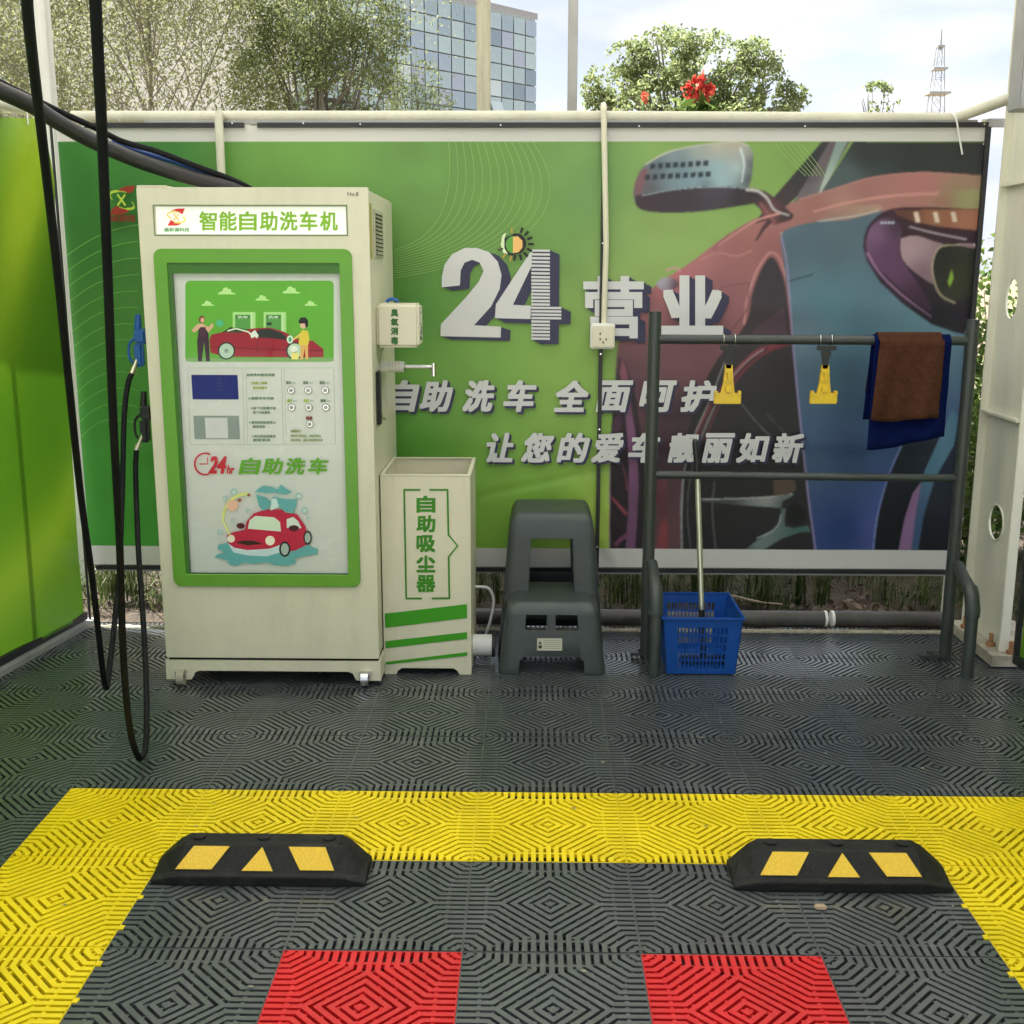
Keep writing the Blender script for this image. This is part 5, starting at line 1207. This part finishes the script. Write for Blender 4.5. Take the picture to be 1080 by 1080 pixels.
# ================================================================== HOSES
def P3(lst): return [tuple(P(x,y,Y)) for x,y,Y in lst]
def hose(pathpx, r, gun_px, gunY, guncol, label):
    pts = smooth_path(P3(pathpx), 8); t = thing('spray_hose', label, 'hose', pts[len(pts)//2], 'high pressure hoses')
    b = MB(); b.tube(pts, r, 12); b.build('hose_tube', M_hose, t)
    e = Vector(pts[-1]); gx, gy = gun_px; g0 = Vector(P(gx,gy,gunY)); dv = (g0-e).normalized()
    b = MB(); b.tube([e-dv*.005, e+dv*.02], .0115, 8); b.tube([e+dv*.02, e+dv*.045], .0085, 6); b.tube([e+dv*.045, g0], .007, 8)
    fit = None
    # gun body: grip, lever guard and barrel running into its holster
    gb = MB()
    gb.bbox((g0.x-.016,gunY-.017,g0.z-.05),(g0.x+.016,gunY+.017,g0.z+.035),.008,0,3)
    gb.bbox((g0.x-.012,gunY-.02,g0.z+.03),(g0.x+.034,gunY+.02,g0.z+.085),.010,0,3)
    gb.tube([(g0.x+.0,gunY,g0.z+.08),(g0.x+.004,gunY,g0.z+.135)], [.014,.010], 10)
    gb.tube(smooth_path([(g0.x-.012,gunY,g0.z-.05),(g0.x-.036,gunY,g0.z-.02),(g0.x-.034,gunY,g0.z+.03),(g0.x-.008,gunY,g0.z+.055)]), .005, 8)
    gun = gb.build('spray_gun', guncol, t)
    b.build('fitting', M_brass, gun); return t
hose([(27,-60,-.55),(30,20,-.35),(45,150,.0),(62,300,.3),(84,512,.7),(96,600,.9),(104,668,1.05),(109,712,1.15),(112.5,725,1.22),(115.5,704,1.28),(121,655,1.4),(126,600,1.5),(129,520,1.62),(131,440,1.7),(135,405,1.74),(139.5,393,1.76)], .0095, (147,372), 1.79, M_gunblue,
     'black hose with the blue spray gun, looping down beside the left green wall')
hose([(97,-70,-.55),(101,10,-.45),(108,150,-.25),(114,300,-.05),(119.5,444,.2),(126,570,.42),(130,690,.6),(136,762,.75),(143,792,.86),(149,799,.95),(154,784,1.05),(154.5,730,1.2),(152,670,1.35),(146,580,1.55),(143,500,1.72),(144,474,1.77)], .0095, (153,452), 1.80, M_black,
     'black hose with the black spray gun, its loop hanging lowest of the hoses')
hb = thing('overhead_hose_bundle', 'thick black sleeve and blue hose sagging from the left wall to the cabinet top', 'hose bundle', (-.7,1.9,1.9))
b = MB(); pth = smooth_path(P3([(-40,78,1.35),(5,98,1.5),(35,112,1.6),(60,128,1.7),(100,150,1.85),(150,171,2.0),(200,187,2.1),(245,199,2.15),(275,215,2.2)]), 10); b.tube(pth, .027, 14); b.build('sleeve', mat('corrugated_sleeve', (.018,.017,.018), .4, var=.3), hb)
b = MB(); b.tube([(x,y-.012,z+.012) for x,y,z in smooth_path(P3([(-40,72,1.38),(5,93,1.53),(60,120,1.73),(100,138,1.88),(130,153,1.98),(165,163,2.06),(205,178,2.12),(245,193,2.16),(270,205,2.2)]), 10)], .011, 10); b.build('thin_hose', M_hose, hb)
b = MB(); b.tube(smooth_path(P3([(118,150,2.0),(150,161,2.08),(185,171,2.14),(220,183,2.17),(250,194,2.2),(268,205,2.22)]), 8), .010, 10); b.build('blue_hose', M_bluehose, hb)

# ================================================================== WHEEL STOPS
def wheel_stop(cx, label, red=False):
    y0_ = .262; L = .536; t = thing('wheel_stop', label, 'wheel stop', (cx,y0_+.075,0), 'rubber wheel stops')
    h = .080; bm = bmesh.new()
    # cross sections along x: (x, scale) - ends taper back and down
    secs = []
    for s_, ins, hh in ((-L/2,.022,.30),(-L/2+.022,.014,.55),(-L/2+.05,.004,.84),(-L/2+.075,0,1),(L/2-.075,0,1),(L/2-.05,.004,.84),(L/2-.022,.014,.55),(L/2,.022,.30)):
        prof = [(0+ins*.3,0),(0+ins*.3,.022*hh+.004),(.012+ins,.026*hh+.006),(.062+ins*.6,h*hh),(.070+ins*.6,h*hh+.001),(.122-ins*.5,h*hh),(.130-ins*.5,h*hh-.008),(.150-ins,.02),(.150-ins,0)]
        secs.append([bm.verts.new((cx+s_, y0_+a, c)) for a, c in prof])
    n = len(secs[0])
    for i in range(len(secs)-1):
        for j in range(n): bm.faces.new((secs[i][j],secs[i][(j+1)%n],secs[i+1][(j+1)%n],secs[i+1][j]))
    bm.faces.new(secs[0][::-1]); bm.faces.new(secs[-1]); bmesh.ops.recalc_face_normals(bm, faces=bm.faces)
    me = bpy.data.meshes.new('rubber_body'); bm.to_mesh(me); bm.free(); o = link('rubber_body', me, M_rubber, t)
    md = o.modifiers.new('b','BEVEL'); md.width = .004; md.segments = 3; md.limit_method = 'ANGLE'; md.angle_limit = R(25)
    # reflectors on the sloping face
    ya, za, yb, zb = .012, .032, .062, h
    def sl(x_, v, o_=.0022):
        y_ = ya+(yb-ya)*v; z_ = za+(zb-za)*v; nn = Vector((0,-(zb-za),(yb-ya))).normalized(); return (cx+x_+0, y0_+y_+nn.y*o_, z_+nn.z*o_)
    for pts in ([(-.205,.08),(-.115,.08),(-.078,.92),(-.168,.92)],[(-.040,.04),(.038,.04),(.004,.90)],[(.105,.08),(.190,.08),(.162,.92),(.070,.92)]):
        b = MB(); m_ = len(pts); vs = [sl(*p_, .0005) for p_ in pts]+[sl(*p_, .0035) for p_ in pts]
        b.add(vs, [tuple(range(m_,2*m_))]+[(i,(i+1)%m_,m_+(i+1)%m_,m_+i) for i in range(m_)]); b.build('reflector', M_refl, t, True)
    for x_ in (-.165,0,.165):
        b = MB(); b.tube([(cx+x_,y0_+.097,h+.0005),(cx+x_,y0_+.097,h+.0045)], .0165, 16); bh = b.build('bolt_cup', M_rubber, t)
        b = MB(); b.tube([(cx+x_,y0_+.097,h+.0046),(cx+x_,y0_+.097,h+.0052)], .0125, 16); b.build('bolt_hole', M_slotdark, bh)
    return t
M_refl = bpy.data.materials.new('yellow_reflector'); M_refl.use_nodes = True; nt = M_refl.node_tree; N = nt.nodes; nb = N['Principled BSDF']; nb.inputs['Roughness'].default_value = .3
tc = N.new('ShaderNodeTexCoord'); vz = N.new('ShaderNodeTexVoronoi'); vz.inputs['Scale'].default_value = 160; nt.links.new(tc.outputs['Object'], vz.inputs['Vector'])
cr = N.new('ShaderNodeMixRGB'); cr.inputs[1].default_value = (.72,.43,.010,1); cr.inputs[2].default_value = (.86,.56,.018,1); nt.links.new(vz.outputs['Distance'], cr.inputs[0]); nt.links.new(cr.outputs[0], nb.inputs['Base Color'])
bpn = N.new('ShaderNodeBump'); bpn.inputs['Strength'].default_value = .3; bpn.inputs['Distance'].default_value = .002; nt.links.new(vz.outputs['Distance'], bpn.inputs['Height']); nt.links.new(bpn.outputs[0], nb.inputs['Normal'])
wheel_stop(.277, 'black rubber wheel stop with yellow reflectors below the wash cabinet')
wheel_stop(1.722, 'black rubber wheel stop with yellow reflectors below the blue basket')

# ================================================================== BUILDINGS BEYOND
gb = thing('glass_building', 'office block clad in pale blue green glass panels behind the trees', 'building', (2.0,70,0))
edge = np.array([1.15, 70.0]); dirv = np.array([-.68,-.733]); nrmv = np.array([-.733*-1,-.68])   # facade runs towards the camera on the left
nrmv = np.array([.733,-.68]); nrmv = nrmv if np.dot(nrmv, np.array([CX,CY])-edge) > 0 else -nrmv
ZTOP = P(555,15.5,70)[2]
M_mull = mat('mullion_grey', (.30,.35,.36), .5)
Ls = 36.0; 
def fp(s, z, o=0): q_ = edge+dirv*s+nrmv*o; return (q_[0], q_[1], z)
b = MB(); 
bk2 = -nrmv*14
vs = [fp(0,0,-.15),fp(Ls,0,-.15),fp(Ls,ZTOP,-.15),fp(0,ZTOP,-.15)]; vs2 = [(x+bk2[0],y+bk2[1],z) for x,y,z in vs]
b.add(vs+vs2, [(0,1,2,3),(7,6,5,4),(0,3,7,4),(1,5,6,2),(3,2,6,7)]); b.build('facade_core', M_mull, gb, True)
cw, rh = 1.0, .92
tones = [(.42,.52,.52),(.46,.57,.55),(.34,.43,.46),(.42,.46,.53),(.60,.69,.66),(.26,.33,.37),(.38,.46,.52)]
PM = [mat('facade_glass_%d' % i, c, .25, metal=.25, var=.12, vscale=.6, spec=.8) for i, c in enumerate(tones)]
for i, m in enumerate(PM): m.name = ['sage_glass','pale_green_glass','slate_glass','lilac_glass','white_green_glass','dark_glass','grey_blue_glass'][i]
unit = []
for m in PM:
    b = MB(); b.add([fp(0,0),fp(cw-.07,0),fp(cw-.07,rh-.07),fp(0,rh-.07)], [(0,1,2,3)])
    me = bpy.data.meshes.new('window_pane'); me.from_pydata([tuple(np.array(v)-np.array(fp(0,0))) for v in b.v], [], b.f); me.materials.append(m); unit.append(me)
panes = []
ncol = int(Ls/cw); nrow = int(ZTOP/rh)
random.seed(21)
for c_ in range(ncol):
    for r_ in range(nrow):
        z_ = ZTOP-.35-(r_+1)*rh
        if z_ < 7.5: continue
        wv = random.random(); k = 0 if wv < .2 else 1 if wv < .42 else 2 if wv < .58 else 3 if wv < .72 else 4 if wv < .78 else 5 if wv < .90 else 6
        if r_ == 0: k = random.choice((0,2,6))
        panes.append((c_, r_, z_, k))
rest = MB(); cnt = 0
for c_, r_, z_, k in panes:
    base = np.array(fp(c_*cw+.035, z_, 0))
    if cnt < 96 and c_ < 11:
        o = bpy.data.objects.new('window_pane', unit[k]); C.objects.link(o); o.location = tuple(base-np.array(gb.location)); o.parent = gb; cnt += 1
        if (c_, r_) in ((3,4),):
            pass
    else:
        rest.add([tuple(base+np.array(v.co)) for v in unit[k].vertices], [(0,1,2,3)], k)
o = rest.build('window_panes', PM, gb); o['kind'] = 'stuff'
b = MB()
for s_, z_ in ((3.02, ZTOP-6.6),):
    q0 = np.array(fp(s_,z_,.02)); q1 = np.array(fp(s_+.95,z_,.02)); up = np.array([0,0,1.35]); out = np.array([nrmv[0],nrmv[1],0])*.55
    b.add([q0+out,q1+out,q1+up,q0+up], [(0,1,2,3)])
b.build('open_window', PM[4], gb)
b = MB(); b.add([fp(-.0,ZTOP-.3,.06),fp(Ls,ZTOP-.3,.06),fp(Ls,ZTOP+.05,.06),fp(0,ZTOP+.05,.06)], [(0,1,2,3)]); b.build('parapet_trim', M_greysteel, gb)
# pale building behind the left tree
wb_ = thing('pale_building', 'cream rendered building seen through the thin left tree', 'building', (-14,36,0))
M_render = mat('cream_render', (.80,.80,.74), .85, var=.06, vscale=.5, dirt=.15, dirtcol=(.4,.38,.33))
M_greywall = mat('grey_render', (.42,.44,.44), .8, var=.08, vscale=.5)
xa = P(244,60,36)[0]; xm = P(28,60,36)[0]
b = MB(); b.box((xm,36,-.06),(xa,46,14)); b.build('wall', M_render, wb_)
b = MB(); b.box((xm-14,37.5,-.06),(xm-.01,46,14)); b.build('wing_wall', M_greywall, wb_)
b = MB(); z_ = P(10,57,36)[2]; b.box((xm-14,37.3,z_-.12),(xm+.02,37.495,z_+.1)); b.build('ledge', mat('dark_ledge', (.15,.14,.13), .7), wb_)
for i in range(4):
    for r_ in range(2):
        x_ = xm-2.6-i*2.6; z0 = 2.2+r_*5.3
        b = MB(); b.box((x_,37.44,z0),(x_+1.5,37.496,z0+1.7)); w_ = b.build('window', M_greysteel, wb_); b = MB(); b.box((x_+.08,37.42,z0+.08),(x_+1.42,37.438,z0+1.62)); b.build('pane', PM[6], w_)
# lattice tower
tw = thing('lattice_tower', 'slender steel lattice mast on the skyline at the right', 'radio mast', (0,150,0))
pb = P(987,113,150); pt_ = P(987,30,150); tx = pb[0]
b = MB(); zt = pt_[2]; m1 = P(987,48,150)[2]; r0 = 1.5
def half(z_): return 2.1*(1-z_/ (m1*1.13))+.12
zs = list(np.linspace(0, m1, 16))
for sx in (-1,1):
    for sy in (-1,1): b.tube([(tx+sx*half(z_),150+sy*half(z_),z_) for z_ in zs], .06, 5)
b.build('legs', M_greysteel, tw)
b = MB()
for i in range(len(zs)-1):
    a_, c_ = zs[i], zs[i+1]; ha, hc = half(a_), half(c_)
    for sy in (-1,1):
        b.tube([(tx-ha,150+sy*ha,a_),(tx+hc,150+sy*hc,c_)], .03, 4); b.tube([(tx+ha,150+sy*ha,a_),(tx-hc,150+sy*hc,c_)], .03, 4); b.tube([(tx-hc,150+sy*hc,c_),(tx+hc,150+sy*hc,c_)], .03, 4)
b.build('bracing', M_greysteel, tw)
b = MB(); b.tube([(tx,150,m1-.5),(tx,150,zt)], [.22,.07], 6); b.build('antenna', M_greysteel, tw)
for yy, w_ in ((100,1.5),(74,1.0),(50,.5)):
    z_ = P(987,yy,150)[2]; b = MB(); b.box((tx-w_*.9,150-w_*.9,z_),(tx+w_*.9,150+w_*.9,z_+.22)); b.build('platform', M_greysteel, tw)

# ================================================================== TREES AND SHRUBS
M_bark = mat('grey_bark', (.19,.18,.14), .9, var=.3, vscale=8, bump=.5, bscale=40)
def grow(root, h, spread, levels, seed, r0, first=.35, nbr=5, lean=(0,0), up=.5):
    """recursive limbs; returns the branch mesh and the twig points"""
    rs = np.random.default_rng(seed); b = MB(); tips = []
    def limb(p, d, L, r, lev):
        n = 5; pts = [p]; q_ = p.copy(); dd = d.copy()
        for i in range(n):
            dd = dd+rs.normal(size=3)*.11+np.array([0,0,.05*up]); dd /= np.linalg.norm(dd); q_ = q_+dd*L/n; pts.append(q_.copy())
        rr_ = [r*(1-.65*i/n) for i in range(n+1)]; b.tube(pts, rr_, 6 if lev < 2 else 4, caps=False)
        if lev >= levels: 
            for q2 in pts[1:]: tips.append(q2)
            return
        k = nbr if lev else nbr+2
        for i in range(k):
            t_ = rs.uniform(first if lev == 0 else .25, 1.0); idx = min(n-1, int(t_*n)); base = pts[idx]+(pts[idx+1]-pts[idx])*(t_*n-idx)
            az = rs.uniform(0,6.28); sp_ = rs.uniform(.5,1.0)*spread; nd = dd*1.0+np.array([math.cos(az),math.sin(az),rs.uniform(-.1,.5)*up])*sp_; nd /= np.linalg.norm(nd)
            limb(base, nd, L*rs.uniform(.45,.7), max(r*.5*(1-.4*t_), .004), lev+1)
        if lev >= 1: tips.append(pts[-1])
    d0 = np.array([lean[0],lean[1],1.0]); limb(np.array(root, float), d0/np.linalg.norm(d0), h, r0, 0)
    return b, np.array(tips)
def tree(label, root, h, spread, levels, seed, r0, leaf_m, leaf_n, leaf_s, jit, cat='tree', name='tree', lean=(0,0), nbr=5, first=.35, aspect=.45, up=.5, zmin=None, group=None, clipf=None, extra=0):
    t = thing(name, label, cat, tuple(root), group)
    b, tips = grow(root, h, spread, levels, seed, r0, first, nbr, lean, up); b.build('trunk', M_bark, t)
    if zmin is not None: tips = tips[tips[:,2] > zmin]
    c = tips[rng.integers(0, len(tips), leaf_n)]+rng.normal(size=(leaf_n,3))*jit
    if extra:
        e = tips[rng.integers(0, len(tips), extra)]+rng.normal(size=(extra,3))*np.array([.5,.4,.45]); e = e[np.array([mnoise.noise(Vector(q_)*2.2) for q_ in e]) > -.05]; c = np.concatenate([c, e])
    link('crown', leaves_mesh('crown', c, leaf_s, aspect), leaf_m, t); return t
LM1 = leafmat('pale_thin_leaves', (.17,.20,.08), (.36,.375,.20), .55)
LM2 = leafmat('olive_willow_leaves', (.12,.16,.055), (.31,.355,.16), .55)
LM3 = leafmat('bright_green_leaves', (.15,.20,.08), (.36,.41,.19), .60)
LM4 = leafmat('hedge_leaves', (.04,.09,.015), (.18,.26,.06), .4)
p = P(180,112,11); 
tree('thin leafed tree with many bare branches left of the willowy tree', (p[0],11,-.06), 4.6, 1.15, 3, 5, .042, LM1, 62000, .038, .22, nbr=8, first=.30, aspect=.55, extra=46000)
p = P(45,112,12); tree('slender pale tree at the far left edge behind the post', (p[0]-.3,12.2,-.06), 4.4, 1.2, 3, 11, .04, LM1, 34000, .038, .22, nbr=7, first=.3, aspect=.55, extra=24000)
def crown_points(n, lobes):
    """leaf centres spread over overlapping lobes, denser at the shells"""
    out = []
    w = np.array([l[3]*l[4]*l[5] for l in lobes])**.67; w /= w.sum()
    for (cx,cy,cz,rx,ry,rz), k in zip(lobes, (w*n).astype(int)):
        d = rng.normal(size=(k,3)); d /= np.linalg.norm(d,axis=1)[:,None]; rad = rng.uniform(.25,1.05,k)**.55
        out.append(np.array([cx,cy,cz])+d*rad[:,None]*np.array([rx,ry,rz]))
    c = np.concatenate(out)
    nv = np.array([mnoise.noise(Vector(q_)*2.6) for q_ in c]); return c[nv > -.10]
def lobed_tree(label, root, lobes, n, leaf_s, m, seed, r0=.1, cat='tree', name='tree', aspect=.5):
    t = thing(name, label, cat, tuple(root)); b = MB(); rs = np.random.default_rng(seed)
    top = np.array([np.mean([l[0] for l in lobes]), np.mean([l[1] for l in lobes]), np.mean([l[2] for l in lobes])])
    rt = np.array(root, float); b.tube([rt, rt*.5+top*.5+rs.normal(size=3)*.05, top], [r0,r0*.7,r0*.3], 7, caps=False)
    for l in lobes:
        c = np.array(l[:3]); s_ = rt+(top-rt)*rs.uniform(.35,.85)
        for k in range(4):
            e = c+np.clip(rs.normal(size=3),-1.3,1.3)*np.array(l[3:])*.42; mid = (s_+e)/2+rs.normal(size=3)*.08*np.array(l[3:]); b.tube([s_,mid,e], [r0*.35,r0*.2,r0*.07], 5, caps=False)
    b.build('trunk', M_bark, t); link('crown', leaves_mesh('crown', crown_points(n, lobes), leaf_s, aspect), m, t); return t
def lobe(px_, py_, Y, rx, rz, ry=None):
    p_ = P(px_,py_,Y); s_ = (Y-CY)/CF; return (p_[0],Y,p_[2],rx*s_,(ry or rx)*s_*.8,rz*s_)
Y_ = 10.5
lobed_tree('dense willowy olive green tree in front of the glass building', (P(335,112,Y_)[0],Y_,-.06), [lobe(330,20,Y_,60,58),lobe(290,70,Y_,48,62),lobe(375,70,Y_,55,60),lobe(350,-35,Y_,58,45),lobe(400,30,Y_,30,38),lobe(265,30,Y_,36,50),lobe(330,110,Y_,90,70)], 42000, .038, LM2, 3, .09)
lobed_tree('small sparse shrub tree right of the willowy tree', (P(448,112,9)[0],9,-.06), [lobe(430,75,9,16,26),lobe(448,85,9,18,22),lobe(425,108,9,24,20),lobe(462,108,9,20,14),lobe(440,150,9,50,40)], 3600, .030, LM2, 8, .03, aspect=.5)
Y_ = 17
lobed_tree('broad bright green tree against the sky behind the banner', (P(730,112,Y_)[0],Y_,-.06), [lobe(668,62,Y_,30,18),lobe(705,55,Y_,42,26),lobe(648,90,Y_,34,24),lobe(740,75,Y_,52,38),lobe(795,62,Y_,30,20),lobe(790,95,Y_,45,28),lobe(825,104,Y_,28,16),lobe(700,110,Y_,70,34),lobe(632,106,Y_,18,14),lobe(760,150,Y_,90,50)], 36000, .078, LM3, 13, .16)
lobed_tree('small leafy treetop just above the banner near the mast', (P(925,112,24)[0],24,-.06), [lobe(925,95,24,15,9),lobe(915,106,24,11,8),lobe(938,107,24,13,7),lobe(925,140,24,26,26)], 2600, .10, LM3, 17, .08)
Y_=30
# bushes behind the right end of the banner, seen past the column
for i, (x_, y_, rx, rz, zc, lab) in enumerate(((4.4,2.9,.7,.8,1.1,'bushy green shrub to the right of the column seen through its openings'),(3.25,3.5,.45,.55,.75,'leafy green bush behind the column beyond the banner end'),(3.7,4.6,.8,.7,1.0,'larger bush further back behind the column'))):
    lobed_tree(lab, (x_,y_,0), [(x_,y_,zc,rx,rx*.8,rz),(x_-.25*rx,y_,zc*.55,rx,rx*.7,rz*.7)], 7000, .05, LM4, 30+i, .03, 'bush', 'bush')
# red flowers
fl = thing('canna_plant', 'red flowering plant standing up above the banner top', 'flower', (P(738,112,4.6)[0],4.6,0))
b = MB(); pf = P(738,112,4.6)
for dx in (-.06,0,.05): b.tube([(pf[0]+dx*.5,4.6,0),(pf[0]+dx,4.6,pf[2]+.05)], .008, 6)
b.build('stem', mat('green_stem', (.08,.16,.03), .5), fl)
c = []
for px_, py_ in ((727,92),(733,84),(741,90),(747,97),(735,100),(729,106),(744,106),(750,92),(737,94),(740,82),(726,99)):
    p = P(px_,py_,4.6); c += [p+rng.normal(size=3)*.012 for _ in range(16)]
link('petals', leaves_mesh('petals', c, .036, .8), leafmat('red_petals', (.42,.01,.025), (.75,.14,.09), .3), fl)
c = []
for px_, py_ in ((722,112),(735,116),(752,113),(742,120)):
    p = P(px_,py_,4.6); c += [p+rng.normal(size=3)*.03 for _ in range(10)]
link('foliage', leaves_mesh('foliage', c, .12, .35), LM4, fl)
fl = thing('orange_flower', 'single small orange bloom left of the red flowers', 'flower', (P(679,112,4.8)[0],4.8,0))
p = P(679,104,4.8); b = MB(); b.tube([(p[0],4.8,0),(p[0],4.8,p[2])], .006, 6); b.build('stem', MATS['green_stem'], fl)
link('petals', leaves_mesh('petals', [p+rng.normal(size=3)*np.array([.008,.008,.022]) for _ in range(26)], .032, .7), leafmat('orange_petals', (.60,.10,.06), (.85,.28,.18), .4), fl)

# ================================================================== SKY, SUN, CAMERA
sun_to = Vector((-.62, .22, .92)).normalized()
el = math.asin(sun_to.z); az = math.atan2(sun_to.x, sun_to.y)
w = bpy.data.worlds.new('World'); sc.world = w; w.use_nodes = True; nt = w.node_tree; N = nt.nodes; L = nt.links
sky = N.new('ShaderNodeTexSky'); sky.sky_type = 'NISHITA'; sky.sun_disc = False; sky.sun_elevation = el; sky.sun_rotation = az; sky.air_density = 1.3; sky.dust_density = 2.5; sky.ozone_density = 1
tc = N.new('ShaderNodeTexCoord'); mp = N.new('ShaderNodeMapping'); mp.inputs['Scale'].default_value = (1,1,3.2); L.new(tc.outputs['Generated'], mp.inputs[0])
nz = N.new('ShaderNodeTexNoise'); nz.inputs['Scale'].default_value = 2.6; nz.inputs['Detail'].default_value = 9; nz.inputs['Roughness'].default_value = .55; L.new(mp.outputs[0], nz.inputs['Vector'])
cr = N.new('ShaderNodeMapRange'); cr.inputs['From Min'].default_value = .36; cr.inputs['From Max'].default_value = .60; cr.inputs['To Min'].default_value = .80; cr.inputs['To Max'].default_value = .98; L.new(nz.outputs[0], cr.inputs[0])
mx = N.new('ShaderNodeMixRGB'); mx.inputs[2].default_value = (2.22,2.30,2.55,1); L.new(cr.outputs[0], mx.inputs[0]); L.new(sky.outputs[0], mx.inputs[1])
n2 = N.new('ShaderNodeTexNoise'); n2.inputs['Scale'].default_value = 5.5; n2.inputs['Detail'].default_value = 8; L.new(mp.outputs[0], n2.inputs['Vector'])
c2 = N.new('ShaderNodeMapRange'); c2.inputs['From Min'].default_value = .40; c2.inputs['From Max'].default_value = .60; c2.inputs['To Min'].default_value = .0; c2.inputs['To Max'].default_value = 1.0; L.new(n2.outputs[0], c2.inputs[0])
ct = N.new('ShaderNodeMixRGB'); ct.inputs[1].default_value = (.86,.91,1.0,1); ct.inputs[2].default_value = (1.12,1.10,1.06,1); L.new(c2.outputs[0], ct.inputs[0])
m3 = N.new('ShaderNodeMixRGB'); m3.blend_type = 'MULTIPLY'; m3.inputs[0].default_value = 1; L.new(mx.outputs[0], m3.inputs[1]); L.new(ct.outputs[0], m3.inputs[2])
bg = N['Background']; L.new(m3.outputs[0], bg.inputs[0]); bg.inputs[1].default_value = .10
sl_ = bpy.data.lights.new('sun', 'SUN'); sl_.energy = 5.0; sl_.angle = R(.6); sl_.color = (1,.97,.91)
so = bpy.data.objects.new('sun', sl_); C.objects.link(so); so.rotation_euler = (-sun_to).to_track_quat('-Z','Y').to_euler(); so.location = (-10,12,20)
cam = bpy.data.cameras.new('camera'); co = bpy.data.objects.new('camera', cam); C.objects.link(co); sc.camera = co
cam.sensor_width = 36; cam.sensor_fit = 'HORIZONTAL'; cam.lens = CF/1080*36; cam.clip_end = 2000; cam.clip_start = .05
co.matrix_world = Matrix(((_r[0],_u[0],-_f[0],CX),(_r[1],_u[1],-_f[1],CY),(_r[2],_u[2],-_f[2],CH),(0,0,0,1)))
sc.view_settings.view_transform = 'Standard'; sc.view_settings.look = 'None'; sc.view_settings.exposure = 2.06; sc.view_settings.gamma = 1
